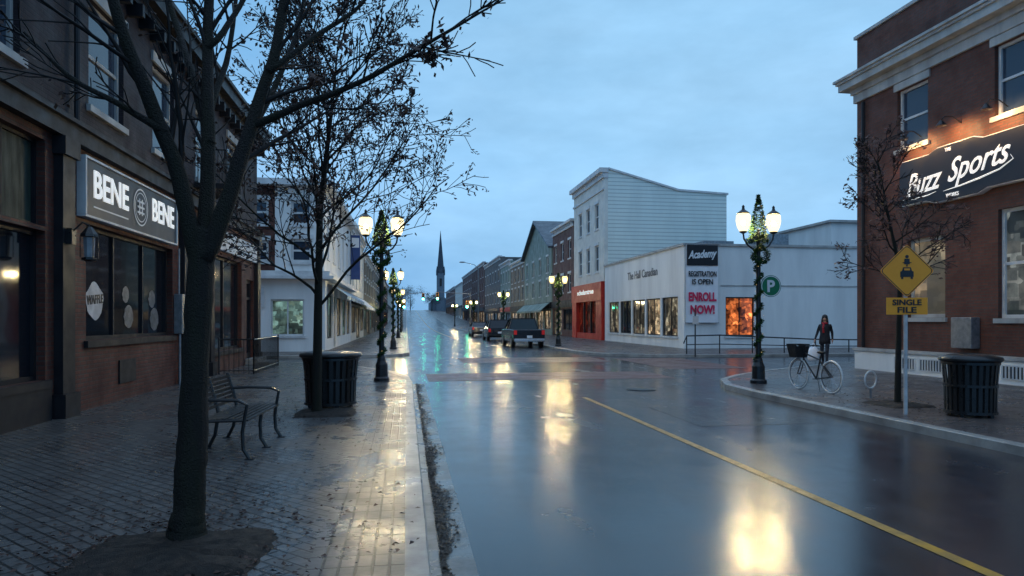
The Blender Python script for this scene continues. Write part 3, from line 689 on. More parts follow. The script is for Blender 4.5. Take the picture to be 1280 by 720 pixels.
for i,u in enumerate((17.3,15.9,14.5)):
    a=MB(); a.tube([fr(u,6.85,0),fr(u,7.0,.25),fr(u,7.0,.5),fr(u,6.9,.6)],.014,6); a.lathe([(.03,6.89),(.12,6.77),(.125,6.75)],(14.4-.6,u,0),12)
    gl=a.build('gooseneck_lamp',M['blackmetal'],sp)
    l=bpy.data.lights.new('sign_spot','SPOT'); l.energy=100; l.color=(1,.6,.26); l.spot_size=R(150); l.spot_blend=.9; l.shadow_soft_size=.05
    lo_=bpy.data.objects.new('sign_spot',l); col.objects.link(lo_); lo_.parent=gl; lo_.location=Vector((14.4-.6,u,6.7))-org(gl)
    lo_.rotation_euler=Vector((.8,0,-.45)).to_track_quat('-Z','Y').to_euler()
ub=MB(fr).box(15.3,15.95,.95,1.75,.01,.28).build('utility_box',M['greymetal'],sp,bevel=.02)
MB().tube([fr(19.7,.82,.08),fr(19.7,8.6,.08)],.05,8).build('downpipe',M['darktrim'],sp)
# ---------------------------------------------------------------- low white hall
fr=FR(15); ff=FF(35.4)
hall=thing('white_hall',(15,35.4,.12),'long single storey white building with showroom windows and hanging banner','building')
ops=[(36.3+k*2.68,36.3+k*2.68+2.45,.75,3.0) for k in range(5)]
MB(fr).wall(35.4,50.5,0,5.75,ops,.16,.5,sides=False).build('street_wall',M['white'],hall)
MB(ff).wall(15,27,0,5.75,[(17.4,19.1,.8,2.95)],.16,15,sides=False).build('side_wall',M['white'],hall)
for i,a in enumerate(ops): window(fr,*a,hall,[M['gdim'],M['gwarm'],M['gdim'],M['glass'],M['gdim']][i],M['darktrim'],2,1,.16,.07,True,M['trim'],name='shop_window')
window(ff,17.4,19.1,.8,2.95,hall,M['gorange'],M['darktrim'],2,1,.16,.07,True,M['trim'],name='shop_window')
cp=MB(); cp.box(14.9,15.25,35.3,50.6,5.752,5.88); cp.box(15.252,27.1,35.3,35.6,5.752,5.876); cp.build('parapet_cap',M['cornice'],hall)
MB().box(15.2,27,35.6,50.4,5.3,5.4).build('roof',M['tar'],hall)
for a in ((18.2,20.2,40,43,5.4,6.6),(21.5,23,38.5,41,5.4,6.9)): MB().box(*a).build('roof_unit',M['greymetal'],hall)
text('wall_lettering','The Hall Canadian',5.6,.52,fr,42.2,4.65,.02,M['grey_letter'],hall,bold=.01,flip=-1)
MB(ff).box(17.1,26.9,3.55,3.62,.003,.03).build('wall_band',M['cornice'],hall)
bn=thing('hanging_banner',(16,35.3,1.5),'tall white and black enrolment banner hung on the white hall corner','banner')
bw=MB()
us=[15.05+1.85*i/10 for i in range(11)]; zs_=[1.55+4.25*j/16 for j in range(17)]
bw.add([(u,35.27+.012*math.sin(u*7+z*1.5),z) for z in zs_ for u in us],[(j*11+i,j*11+i+1,(j+1)*11+i+1,(j+1)*11+i) for j in range(16) for i in range(10)])
bc=bw.build('banner_cloth',M['banner'],bn,smooth=True)
fb=FF(35.24)
MB(fb).box(15.08,16.87,4.65,5.78,0,.008).build('black_panel',M['black_ink'],bc)
text('lettering','Academy',1.65,.58,fb,15.98,5.22,.02,M['white_letter'],bc,bold=.03,shear=.3,arch=.12)
text('lettering','REGISTRATION',1.6,.3,fb,15.98,4.2,.02,M['black_ink'],bc,bold=.02)
text('lettering','IS OPEN',1.2,.3,fb,15.98,3.77,.02,M['black_ink'],bc,bold=.02)
text('lettering','ENROLL',1.6,.5,fb,15.98,2.95,.02,M['magenta'],bc,bold=.04)
text('lettering','NOW!',1.4,.5,fb,15.98,2.25,.02,M['magenta'],bc,bold=.04)
for z in (5.84,1.53): MB().tube([(15.0,35.25,z),(16.95,35.25,z)],.025,6).build('banner_rod',M['greymetal'],bn)
ax=thing('white_annex_building',(29,38,.12),'plain taller white block behind the right end of the hall','building')
MB(FF(38)).wall(25.5,36,0,7.6,[(29.5,30.8,3.9,5.3)],.15,9).build('wall',M['white'],ax); MB().box(25.3,36.2,37.8,47,7.603,7.75).build('roof',M['cornice'],ax)
window(FF(38),29.5,30.8,3.9,5.3,ax,M['glass'],M['trim'])
rr_=thing('ramp_railing',(16,30,.12),'grey tubular railing along the ramp before the white hall','railing')
m=MB(); m.tube([(12.55,29.7,.6),(12.7,29.7,.95),(14.4,29.9,.98),(19.5,30.3,.75),(23,30.4,.7)],.032,8); m.tube([(12.7,29.7,.55),(14.4,29.9,.56),(19.5,30.3,.42),(23,30.4,.4)],.024,6); m.build('handrail',M['blackmetal'],rr_)
for x,y,h in ((12.7,29.7,.95),(14.4,29.9,.98),(16.1,30.03,.9),(17.8,30.17,.82),(19.5,30.3,.75),(21.3,30.35,.72),(23,30.4,.7)): MB().tube([(x,y,.12),(x,y,h)],.028,8).build('baluster',M['blackmetal'],rr_)
tp=gp(869,446)
ps=thing('small_sign_post',(tp.x,tp.y,.12),'thin dark post with a narrow plate before the hall banner','sign')
MB().tube([(tp.x,tp.y,.12),(tp.x,tp.y,2.2)],.03,8).build('post',M['blackmetal'],ps); MB().box(tp.x-.13,tp.x+.13,tp.y-.05,tp.y-.035,1.5,1.85).build('plate',M['trim'],ps)
# ---------------------------------------------------------------- tall white building
tw_=thing('tall_white_building',(15,55,.12),'tall white building with clapboard side wall and red shopfront','building')
fr=FR(15)
ops=[(52.2,53.3,8.9,10.9),(54.8,55.9,8.9,10.9),(57.4,58.5,8.9,10.9),(52.2,53.3,5.5,7.6),(54.8,55.9,5.5,7.6),(57.4,58.5,5.5,7.6)]
MB(fr).wall(50.69,60.2,4.7,12.6,ops,.15,.3).build('street_wall',M['cream'],tw_)
for a in ops: window(fr,*a,tw_,M['glass'],M['trim'],1,2,.15,.1,True,M['trim'],head=True)
MB(fr).box(50.6,60.3,12.602,13.0,-.3,.15).box(50.5,60.4,13.003,13.35,-.3,.4).box(50.6,60.3,11.7,11.85,.003,.1).build('cornice',M['trim'],tw_)
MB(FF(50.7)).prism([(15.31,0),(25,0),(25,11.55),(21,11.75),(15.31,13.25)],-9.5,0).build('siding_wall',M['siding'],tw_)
MB(FF(50.7)).prism([(15.33,13.253),(21,11.753),(25.1,11.553),(25.1,11.7),(21,11.9),(15.33,13.4)],-9.6,.12).build('roof_edge',M['trim'],tw_)
MB(fr).box(50.75,60.1,3.2,4.65,-.2,.25).build('shop_fascia',M['redpaint'],tw_)
text('fascia_lettering','scholarstree',5.2,.42,fr,55.4,4.0,.26,M['lit_letter'],tw_,bold=.02,flip=-1)
for u,w_ in ((50.75,1.6),(58.6,1.5)): MB(fr).box(u,u+w_,.12,3.197,-.1,.2).build('shopfront_pier',M['redpaint'],tw_)
MB(fr).box(52.36,58.59,.12,.6,-.1,.14).build('shopfront_bulkhead',M['redpaint'],tw_)
for u in (54.4,56.5): MB(fr).box(u,u+.1,.603,3.197,-.1,.05).build('shopfront_mullion',M['darktrim'],tw_)
MB(fr).box(50.8,60.1,.12,3.19,-.25,-.12).build('shopfront_glass',M['gred'],tw_)
# ---------------------------------------------------------------- generic street buildings
def shop(name,label,side,X,y0,y1,h,wm,cols,rows,depth=11,trim='trim',front='darktrim',lits=('glass','gdim'),seed=1,awning=None,signm=None,gable=0,roofm='tar',store=3.3,winw=1.05,winh=1.7,cat='building'):
    rg=random.Random(seed); fn=FL(X) if side<0 else FR(X); zb=gz((y0+y1)/2)+.1
    root=thing(name,(X,(y0+y1)/2,zb),label,cat)
    ops=[];W=y1-y0
    sp_=W/cols; fh=(h-store-1.0)/rows
    for r_ in range(rows):
        for c in range(cols):
            u=y0+sp_*(c+.5); z=zb+store+.9+r_*fh; ops.append((u-winw/2,u+winw/2,z,min(z+winh,z+fh-.5)))
    s0=[]; nb=max(2,int(W/4)); bw_=W/nb
    for k in range(nb): s0.append((y0+bw_*k+.3,y0+bw_*(k+1)-.3,zb+(.6 if k%2==0 else .05),zb+store-.65))
    MB(fn).wall(y0,y1,zb-1.5,zb+h,ops+s0,.16,depth).build('wall',M[wm],root)
    for a in ops: window(fn,*a,root,M[rg.choice(['glass','glassb','glass','gdim'])],M[trim],1,2,.16,.09,True,M[trim],head=rows<3)
    for k,a in enumerate(s0):
        if k%2==0: window(fn,*a,root,M[rg.choice(lits)],M[front],2,1,.16,.08,False,name='shop_window')
        else: window(fn,*a,root,M[rg.choice(lits)],M[front],2,2,.16,.1,False,name='shop_door')
    MB(fn).box(y0+.05,y1-.05,zb+store-.5,zb+store+.15,.003,.14).build('sign_board',M[signm or front],root)
    if gable:
        mid=(y0+y1)/2
        MB(fn).prism([(y0,zb+h),(y1,zb+h),(mid,zb+h+gable)],-depth,.0).build('gable_wall',M[wm],root)
        ov=.4; k=gable/(mid-y0)
        MB(fn).prism([(y0-ov,zb+h-ov*k+.005),(mid,zb+h+gable+.005),(y1+ov,zb+h-ov*k+.005),(y1+ov,zb+h-ov*k+.2),(mid,zb+h+gable+.25),(y0-ov,zb+h-ov*k+.2)],-depth,.45).build('roof',M[roofm],root)
    else:
        cn=MB(fn); cn.box(y0,y1,zb+h-.45,zb+h-.25,.003,.1); cn.box(y0-.02,y1+.02,zb+h+.002,zb+h+.22,-.3,.32)
        for k in range(int(W/.7)): cn.box(y0+.2+k*.7,y0+.36+k*.7,zb+h-.247,zb+h,.003,.22)
        cn.build('cornice',M[trim],root)
        MB(fn).box(y0+.2,y1-.2,zb+h-.4,zb+h-.35,-depth+.1,-.1).build('roof',M['tar'],root)
        if rg.random()<.6: MB(fn).box(y0+.8,y0+1.5,zb+h-.34,zb+h+1.3,-4.2,-3.4).build('chimney',M['oldbrick'],root)
    if awning:
        aw=MB(); a,b=y0+.3,y1-.3
        aw.add([fn(a,zb+store+.1,.15),fn(b,zb+store+.1,.15),fn(b,zb+store-.7,1.1),fn(a,zb+store-.7,1.1),fn(a,zb+store-.9,1.1),fn(b,zb+store-.9,1.1)],[(0,1,2,3),(3,2,5,4)])
        aw.build('awning',M[awning],root)
    return root
shop('dark_brick_building','narrow dark brick building beside the tall white building',1,15,60.4,69.3,10.6,'oldbrick',3,2,seed=2,lits=('gdim','glass'))
shop('gabled_building','pale green painted building with steep dark blue gable roof on the right',1,14.9,69.4,85.8,9.2,'sage',4,2,seed=3,gable=3.6,roofm='roof',lits=('gwarm','gdim'),awning='sage')
shop('brick_building','brown brick shop block right of the street, past the gabled roof',1,15,86.2,98,9.4,'buffbrick',4,2,seed=4,lits=('gdim','gwarm'))
shop('painted_building','sage green flat roofed shop block on the right row',1,15,98.2,109,10.2,'sage',4,2,seed=5,lits=('gdim','glass'),signm='redpaint')
shop('grey_brick_building','grey brick three storey block in the middle of the right row',1,15,109.2,131.5,11.6,'greybrick',6,2,seed=6,lits=('gwarm','glass'))
shop('red_brick_building','dark red brick block on the right, lower end of the hill',1,15,132,156.5,12.2,'redbrick',6,3,seed=7,winh=1.5,lits=('gwarm','gdim'))
shop('weathered_brick_building','distant weathered brick block on the right hill',1,15,157,184,11.5,'oldbrick',6,2,seed=8,lits=('gwarm','glass'))
shop('pale_building','distant pale block near the hilltop on the right',1,15,185,212,9.5,'cream',6,2,seed=9)
shop('weathered_brick_building','farthest low brick block at the right of the hilltop',1,15,213,262,8.5,'oldbrick',8,2,seed=10)
# left corner building
cb=thing('corner_building',(-4,42,.12),'mostly white corner building with red brick upper section past the side street','building')
fl=FL(-4); ff=FF(35)
lo=[(36.0,38.6,.7,3.0),(39.2,40.3,.15,3.0),(40.9,43.6,.7,3.0),(44.4,47,.7,3.0),(47.6,50.2,.7,3.0)]
MB(fl).wall(35,51,0,3.7,lo,.16,.4,sides=False).build('street_wall',M['white'],cb)
MB(ff).wall(-15,-4,0,3.7,[(-6.6,-5.0,.9,2.7)],.16,.4,sides=False).build('side_wall',M['white'],cb)
for i,a in enumerate(lo): window(fl,*a,cb,M[['gcool','gcool','gdim','gcool','gdim'][i]],M['darktrim'],2,1,.16,.08,False,name='shop_window')
window(ff,-6.6,-5.0,.9,2.7,cb,M['gcool'],M['trim'],2,1,.16,.08,True)
cu=MB(); cu.box(-15,-3.55,34.55,51.1,3.703,3.85); cu.box(-15,-3.75,34.75,51.05,3.853,4.1); cu.build('ledge',M['trim'],cb)
usd=[(-9.2,-8.2,4.55,5.6),(-9.2,-8.2,6.4,7.6),(-7.6,-6.7,4.55,5.6),(-7.6,-6.7,6.4,7.6)]
usw=[(-5.65,-4.65,4.55,5.7),(-5.65,-4.65,6.4,7.6)]
MB(FF(35.05)).wall(-15,-6.4,4.102,8.3,usd,.15,.4,sides=False).build('upper_side_wall',M['redbrick'],cb)
MB(FF(35.05)).wall(-6.4,-4.05,4.102,8.3,usw,.15,.4,sides=False).build('upper_white_wall',M['white'],cb)
for a in usd+usw: window(FF(35.05),*a,cb,M['glassb'],M['trim'],1,2,.15,.12,True,M['trim'],head=True)
ust=[(36.2+k*2.9,37.3+k*2.9,4.9,6.9) for k in range(5)]
MB(FL(-4.05)).wall(35.05,51,4.102,8.3,ust,.15,10,sides=False).build('upper_street_wall',M['white'],cb)
for a in ust: window(FL(-4.05),*a,cb,M['glassb'],M['trim'],1,2,.15,.12,True,M['trim'])
cu=MB(); cu.box(-15,-3.6,34.6,51.1,8.303,8.6); cu.build('cornice',M['trim'],cb)
awm=nm('pale_blue_awning',(.3,.42,.5),(.18,.25,.32),(.6,.8),2)
for k in range(5):
    aw=MB(); a=36.0+k*2.95; aw.add([(-3.95,a,3.6),(-3.95,a+2.7,3.6),(-3.0,a+2.7,2.95),(-3.0,a,2.95),(-3.0,a,2.75),(-3.0,a+2.7,2.75)],[(0,1,2,3),(3,2,5,4)])
    aw.build('awning',awm,cb)
MB(ff).box(-8.4,-6.9,2.3,3.3,.01,.08).build('sign_board',M['trim'],cb)
text('sign_lettering','Salon',1.2,.5,ff,-7.65,2.85,.09,M['black_ink'],cb,bold=.02,shear=.3)
bs=thing('projecting_sign',(-3.5,50.5,4.4),'tall narrow blue sign projecting over the left sidewalk','sign')
MB().box(-3.95,-3.3,50.4,50.55,4.6,7.8).build('sign_panel',M['blue'],bs,bevel=.02)
MB().box(-3.88,-3.37,50.385,50.397,6.9,7.6).build('sign_emblem',M['white_letter'],bs)
for z in (4.9,7.4): MB().tube([(-4.05,50.47,z),(-3.9,50.47,z)],.03,6).build('bracket',M['blackmetal'],bs)
shop('pale_shop_building','pale painted two storey shop beyond the corner building on the left',-1,-4,51.3,66,8.6,'cream',4,2,seed=21,lits=('gdim','gcool'),awning='trim')
shop('brick_building','brown brick two storey shop in the left row',-1,-4,66.2,82,7.8,'buffbrick',4,2,seed=22,lits=('gcool','gdim'),winh=1.2)
shop('grey_building','grey brick shop in the left row further up',-1,-4,82.2,107,8.6,'greybrick',6,2,seed=23,lits=('gdim','gcool'),winh=1.3)
shop('weathered_brick_building','weathered brick block far along the left row',-1,-4,107.5,150,8.2,'oldbrick',8,2,seed=24,lits=('gwarm','gdim'),winh=1.2)
shop('pale_building','low pale block near the top of the left row',-1,-4.2,151,210,6.5,'cream',9,1,seed=25,lits=('gdim','glass'))
# church
ch=thing('church',(17,310,gz(310)),'distant church with slim dark pointed spire over a pale belfry','church')
z0=gz(310); cx,cy=15.2,308
MB().box(cx-1.7,cx+1.7,cy-1.7,cy+1.7,z0-1,z0+17).build('tower',M['belfry'],ch)
MB().lathe([(2.1,17.003),(1.6,19),(.06,36)],(cx,cy,z0),8,ph=R(22.5)).build('spire',M['slate'],ch)
for sx in (-1,1):
    for sy in (-1,1): MB().lathe([(.35,16),(.35,18),(.05,20)],(cx+sx*1.6,cy+sy*1.6,z0),6).build('pinnacle',M['slate'],ch)
MB(lambda a,b,c:(cx+a,cy+3+c,z0+b)).prism([(-4.5,-1),(4.5,-1),(4.5,4),(0,8),(-4.5,4)],0,26).build('nave',M['belfry'],ch)
MB().box(cx-.5,cx+.5,cy-1.75,cy-1.702,z0+11,z0+14.5).build('louvre_opening',M['tar'],ch)
m=MB(); pts=[];n=60
for i in range(n+1):
    x=-900+1800*i/n; pts.append((x,700+rnd.uniform(-20,20),-5)); pts.append((x,720,9+5*math.sin(i*.35)+4*math.sin(i*.9+1)+rnd.uniform(-1,1)))
m.add(pts,[(2*i,2*i+2,2*i+3,2*i+1) for i in range(n)]); m.build('hills',M['hill'],kind='structure')
def far_tree(x,y,h,w,label,seed):
    rg=random.Random(seed); z=gz(y); root=thing('distant_tree',(x,y,z),label,'tree')
    MB().tube([(x,y,z-.2),(x+.1,y,z+h*.35),(x,y,z+h*.9)],[.25,.18,.05],6).build('trunk',M['bark'],root)
    m=MB(); cl=[(Vector((x+rg.gauss(0,w*.33),y+rg.gauss(0,w*.33),z+h*rg.uniform(.35,.95))),rg.uniform(.25,.5)*w*.5) for _ in range(16)]
    for c,r_ in cl:
        for k in range(110):
            p=c+Vector((rg.gauss(0,1),rg.gauss(0,1),rg.gauss(0,.8)))*r_*.6; a=Vector((rg.gauss(0,1),rg.gauss(0,1),rg.gauss(0,1))).normalized(); b=a.orthogonal().normalized(); s=.16
            m.add([p+a*s,p+b*s*.6,p-a*s,p-b*s*.6],[(0,1,2,3)])
    m.build('crown',M['green_leaf'],root,uv=False,recalc=False)
far_tree(-3,225,9,7,'dark rounded tree at the top of the left row',1)
far_tree(-8,255,11,8,'taller dark tree behind the hilltop on the left',2)
far_tree(2,345,12,9,'dark tree closing the end of the street',3)
far_tree(11,300,8,6,'small dark tree in front of the distant church',4)
far_tree(-14,330,12,10,'broad dark tree on the hilltop left of the street end',6)
# ---------------------------------------------------------------- traffic signals, cobra lamp
def signal(x,y,arm,label):
    z=gz(y)+.12; root=thing('traffic_light',(x,y,z),label,'traffic light')
    MB().tube([(x,y,z),(x,y,z+5.6)],[.11,.08],8).build('pole',M['greymetal'],root)
    MB().tube([(x,y,z+5.2),(x+arm,y,z+5.5)],[.06,.04],6).build('mast_arm',M['greymetal'],root)
    for k,xx in enumerate((x+arm,x+arm*.1)):
        zz=z+4.35 if k==0 else z+3.2
        h=MB().box(xx-.2,xx+.2,y-.2,y-.02,zz,zz+1.05).build('signal_head',M['signyellow'],root,bevel=.03)
        for j,mt in enumerate(('greenlight','tar','tar')):
            MB(lambda a,b,c:(a,b,c)).add([(xx+.15*math.cos(a_*math.pi/6),y-.21,zz+.2+j*.32+.15*math.sin(a_*math.pi/6)) for a_ in range(12)],[tuple(range(12))]).build('signal_lens',M[mt],h)
signal(8.9,96,-4.6,'right traffic light with mast arm showing green far up the street')
signal(-.6,99,3.0,'left traffic light with short mast arm showing green far up the street')
root=thing('tall_street_light',(8.8,84,.12),'tall plain cobra head street light above the right row','street light')
MB().tube([(8.8,84,.12),(8.8,84,8.0)],[.1,.06],8).tube([(8.8,84,8.0),(8.3,84,8.5),(7.0,84,8.8)],[.05,.04,.035],6).build('pole',M['greymetal'],root)
MB().ball((6.8,84,8.8),.4,.15,.09,10,6).build('lamp_head',M['greymetal'],root)
# ---------------------------------------------------------------- vehicles
def vehicle(loc,label,kind,paint,rz=0,name='parked_car',cat='car'):
    root=thing(name,loc,label,cat,'vehicles parked along the right kerb',rz)
    fn=lambda a,b,c:(c,a,b)
    W=.92 if kind!='pickup' else .96; L=2.25 if kind!='pickup' else 2.65
    if kind=='pickup': prof=[(-L,.5),(-L,1.10),(-.55,1.12),(-.5,1.12),(1.2,1.12),(L-.15,1.06),(L,.95),(L,.45),(L-.5,.35),(-L+.5,.38)]
    else: prof=[(-L+.05,.35),(-L,.55),(-L+.02,.95),(-L+.3,1.02),(1.0,.98),(L-.3,.82),(L,.62),(L-.03,.35),(L-.6,.27),(-L+.6,.27)]
    MB(fn).prism(prof,-W,W).build('body',paint,root,bevel=.05,local=True,smooth=False)
    if kind=='pickup': cab=[(-.7,1.11),(1.35,1.11),(.7,1.72),(-.55,1.74)]
    elif kind=='suv': cab=[(-L+.05,1.0),(1.15,.98),(.45,1.62),(-L+.35,1.66)]
    else: cab=[(-L+.45,1.0),(1.2,.97),(.35,1.42),(-1.1,1.44)]
    def cabm(inn,grow_=0):
        m=MB(); a=cab; w0,w1=W-.06+inn,W-.24+inn
        pts=[(-w0,a[0][0]-grow_,a[0][1]),(w0,a[0][0]-grow_,a[0][1]),(w0,a[1][0]+grow_,a[1][1]),(-w0,a[1][0]+grow_,a[1][1]),(-w1,a[3][0]-grow_,a[3][1]),(w1,a[3][0]-grow_,a[3][1]),(w1,a[2][0]+grow_,a[2][1]),(-w1,a[2][0]+grow_,a[2][1])]
        m.add(pts,[(0,1,5,4),(1,2,6,5),(2,3,7,6),(3,0,4,7),(4,5,6,7),(0,3,2,1)]); return m,pts
    m,pts=cabm(0); m.build('window_glass',M['glass'],root,local=True)
    _,pg=cabm(.012,.012); pi=MB()
    for i,j in ((0,4),(1,5),(2,6),(3,7)): pi.tube([pg[i],pg[j]],.04,5)
    mid0=(Vector(pg[1])+Vector(pg[2]))/2; mid1=(Vector(pg[5])+Vector(pg[6]))/2; pi.tube([mid0,mid1],.035,5); pi.tube([Vector((-mid0.x,mid0.y,mid0.z)),Vector((-mid1.x,mid1.y,mid1.z))],.035,5)
    t=[Vector(p) for p in pg[4:]]; pi.add([t[0],t[1],t[2],t[3]]+[p+Vector((0,0,.06)) for p in t],[(0,1,5,4),(1,2,6,5),(2,3,7,6),(3,0,4,7),(4,5,6,7)])
    pi.build('roof_frame',paint,root,local=True)
    for y in (-L+.85,L-.85):
        for s in (-1,1):
            r_=.36 if kind!='car' else .32
            t_=MB(lambda a,b,c:(c,a,b)); n=20
            t_.prism([(y+r_*math.cos(2*math.pi*k/n),r_+r_*math.sin(2*math.pi*k/n)) for k in range(n)],s*(W-.2),s*(W+.015)); w_=t_.build('wheel',M['rubber'],root,local=True)
            h_=MB(lambda a,b,c:(c,a,b)); h_.prism([(y+r_*.62*math.cos(2*math.pi*k/12),r_+r_*.62*math.sin(2*math.pi*k/12)) for k in range(12)],s*(W+.016),s*(W+.03)); h_.build('rim',M['greymetal'],w_,local=True)
    for s in (-1,1):
        z=.72 if kind!='pickup' else .8
        MB().box(s*(W-.02),s*(W-.2),-L-.03,-L+.02,z,z+.26).build('tail_light',M['tail'],root,local=True)
        MB().box(s*(W-.05),s*(W-.32),L-.04,L+.025,.62,.78).build('headlight',M['trim'],root,local=True)
    MB().box(-W+.03,W-.03,-L-.1,-L-.01,.38,.56).build('rear_bumper',M['chrome'] if kind=='pickup' else M['rubber'],root,local=True,bevel=.02)
    MB().box(-W+.05,W-.05,L+.0,L+.08,.36,.52).build('front_bumper',M['rubber'],root,local=True,bevel=.02)
    MB().box(-.16,.16,-L-.125,-L-.105,.6,.75).build('licence_plate',M['white_letter'],root,local=True)
    return root
vehicle((7.3,43.0,0),'dark pickup truck parked on the right just before the red shopfront','pickup',M['paintdark'],0,'pickup_truck','pickup truck')
vehicle((7.4,56.5,0),'dark hatchback parked beyond the pickup truck with a gap between','suv',M['paintdark'])
vehicle((7.4,70.0,0),'grey sedan parked third along the right kerb','car',M['paintgrey'])
# ---------------------------------------------------------------- street furniture
def slatbin(loc,label,sc_=1.0,rz=0):
    root=thing('litter_bin',loc,label,'litter bin','black slatted litter bins',rz); root.scale=(sc_,sc_,1)
    m=MB(); n=26
    for k in range(n):
        a=2*math.pi*k/n; c,s=math.cos(a),math.sin(a); t=Vector((-s,c,0))*.028
        ps=[]
        for r_,z in ((.36,.06),(.37,.5),(.40,.86)):
            p=Vector((c*r_,s*r_,z)); ps+=[p-t,p+t]
        pi_=[p+Vector((-c*.012,-s*.012,0)) for p in ps]
        m.add(ps+pi_,[(0,1,3,2),(2,3,5,4),(7,6,8,9),(9,8,10,11),(0,2,8,6),(2,4,10,8),(1,7,9,3),(3,9,11,5)])
    m.build('slats',M['blackmetal'],root,local=True,recalc=False)
    MB().lathe([(.31,.08),(.31,.84)],(0,0,0),20).build('liner',M['rubber'],root,local=True)
    for z,r_ in ((.05,.38),(.48,.385),(.84,.415)):
        MB().lathe([(r_-.03,z),(r_,z+.003),(r_,z+.045),(r_-.03,z+.05)],(0,0,0),26).build('band',M['blackmetal'],root,local=True)
    MB().lathe([(.44,.895),(.455,.92),(.44,.96),(.3,1.0),(.16,1.01),(.14,.985)],(0,0,0),26).build('lid',M['blackmetal'],root,local=True,smooth=True)
    for k in range(4): a=k*math.pi/2+.4; MB().box(.3*math.cos(a)-.03,.3*math.cos(a)+.03,.3*math.sin(a)-.03,.3*math.sin(a)+.03,0,.06).build('foot',M['blackmetal'],root,local=True)
    return root
p=gp(1232,523); slatbin((p.x,p.y+.3,.12),'black slatted litter bin on the right sidewalk beneath the brick building')
p=gp(410,512); slatbin((p.x,p.y+.45,.12),'black slatted litter bin behind the slender tree on the left sidewalk',1.22)
bx,by=-2.02,8.75
bench=thing('park_bench',(bx,by,.12),'black metal slatted bench on the left brick sidewalk behind the near tree','bench',rz=R(-3))
m=MB()
for k in range(9): x=-.22+k*.06; m.box(x,x+.046,-.72,.72,.44-.004*abs(k-4),.458-.004*abs(k-4))
m.build('seat',M['blackmetal'],bench,local=True)
m=MB()
for k in range(7):
    z=.50+k*.05; x=-.25-k*.014; m.box(x-.014,x,-.72,.72,z,z+.038)
m.build('backrest',M['blackmetal'],bench,local=True)
for y in (-.74,0,.74):
    m=MB(); m.tube([(.33,y,0),(.26,y,.12),(.25,y,.30),(.27,y,.44)],.022,6); m.tube([(-.36,y,0),(-.28,y,.16),(-.24,y,.42),(-.28,y,.6),(-.36,y,.86)],.022,6); m.tube([(-.24,y,.43),(.27,y,.435)],.018,6)
    if y: m.tube([(-.29,y,.66),(-.1,y,.67),(.2,y,.66),(.30,y,.61),(.27,y,.44)],.02,6)
    m.box(.28,.38,y-.04,y+.04,0,.012); m.box(-.41,-.31,y-.04,y+.04,0,.012)
    m.build('leg',M['blackmetal'],bench,local=True)
p=gp(1132,518); X,Y=p.x,p.y
rs=thing('road_sign',(X,Y,.12),'amber diamond sign with car and bicycle symbols above a single file tab','road sign')
MB().tube([(X,Y,.1),(X,Y,2.9)],.03,8).build('post',nm('pale_post',(.55,.56,.56),None,(.4,.6),4),rs)
ang=R(-12)
def fs(u,z,w):
    return (X+u*math.cos(ang)+ (w+.04)*math.sin(ang), Y+u*math.sin(ang)-(w+.04)*math.cos(ang), z)
zc=1.68+60*11.5/853; hd=.44
def rdia(h,r_=.05):
    pts=[]
    for cx_,cz_,a0 in ((h-r_*1.414,0,-45),(0,h-r_*1.414,45),(-h+r_*1.414,0,135),(0,-h+r_*1.414,225)):
        for k in range(5): a=R(a0+k*22.5); pts.append((cx_+r_*math.cos(a),zc+cz_+r_*math.sin(a)))
    return pts
dp=MB(fs).prism(rdia(hd),-.004,.0).build('diamond_plate',M['signyellow'],rs)
bo=MB(); a,b_=rdia(hd-.015),rdia(hd-.03); n=len(a)
bo.add([fs(u,z,.003) for u,z in a]+[fs(u,z,.003) for u,z in b_],[(i,(i+1)%n,(i+1)%n+n,i+n) for i in range(n)]); bo.build('border',M['black_ink'],dp)
sy=MB(fs)
k_=.66
def kk(l): return [(a*k_,zc+(b)*k_) for a,b in l]
sy.prism(kk([(-.16,-.15),(.16,-.15),(.16,-.02),(.12,.0),(.09,.09),(-.09,.09),(-.12,.0),(-.16,-.02)]),.002,.006)
for s in (-1,1): sy.prism(kk([(s*.14,-.2),(s*.09,-.2),(s*.09,-.152),(s*.14,-.152)]),.002,.006)
sy.prism([(.028*math.cos(2*math.pi*k/12),zc+.235+.028*math.sin(2*math.pi*k/12)) for k in range(12)],.002,.006)
sy.prism([(-.045,zc+.11),(.045,zc+.11),(.04,zc+.2),(-.04,zc+.2)],.002,.006); sy.box(-.01,.01,zc+.072,zc+.108,.002,.006); sy.box(-.07,.07,zc+.13,zc+.142,.0065,.008)
sy.build('symbol',M['black_ink'],dp)
ws=MB(fs); ws.box(-.045,.045,zc+.008,zc+.04,.0065,.008); ws.build('symbol_windscreen',M['signyellow'],dp)
zt=1.68+17*11.5/853
tb=MB(fs).box(-.33,.33,zt-.14,zt+.14,-.004,0).build('tab_plate',M['signyellow'],rs)
text('lettering','SINGLE',.46,.095,fs,0,zt+.062,.003,M['black_ink'],tb,bold=.02)
text('lettering','FILE',.3,.095,fs,0,zt-.062,.003,M['black_ink'],tb,bold=.02)
X2,Y2=pR.x+.31,pR.y-.03
pk=thing('parking_sign',(X2,Y2,2.4),'round green parking sign fixed to the right lamp post','sign')
z2=1.68+42*17/853
MB(FF(Y2)).prism([(X2+.27*math.cos(2*math.pi*k/28),z2+.27*math.sin(2*math.pi*k/28)) for k in range(28)],0,.01).build('sign_disc',M['pgreen'],pk)
text('lettering','P',.2,.3,FF(Y2),X2,z2,.015,M['white_letter'],pk,bold=.03)
rg_=MB(); n=32
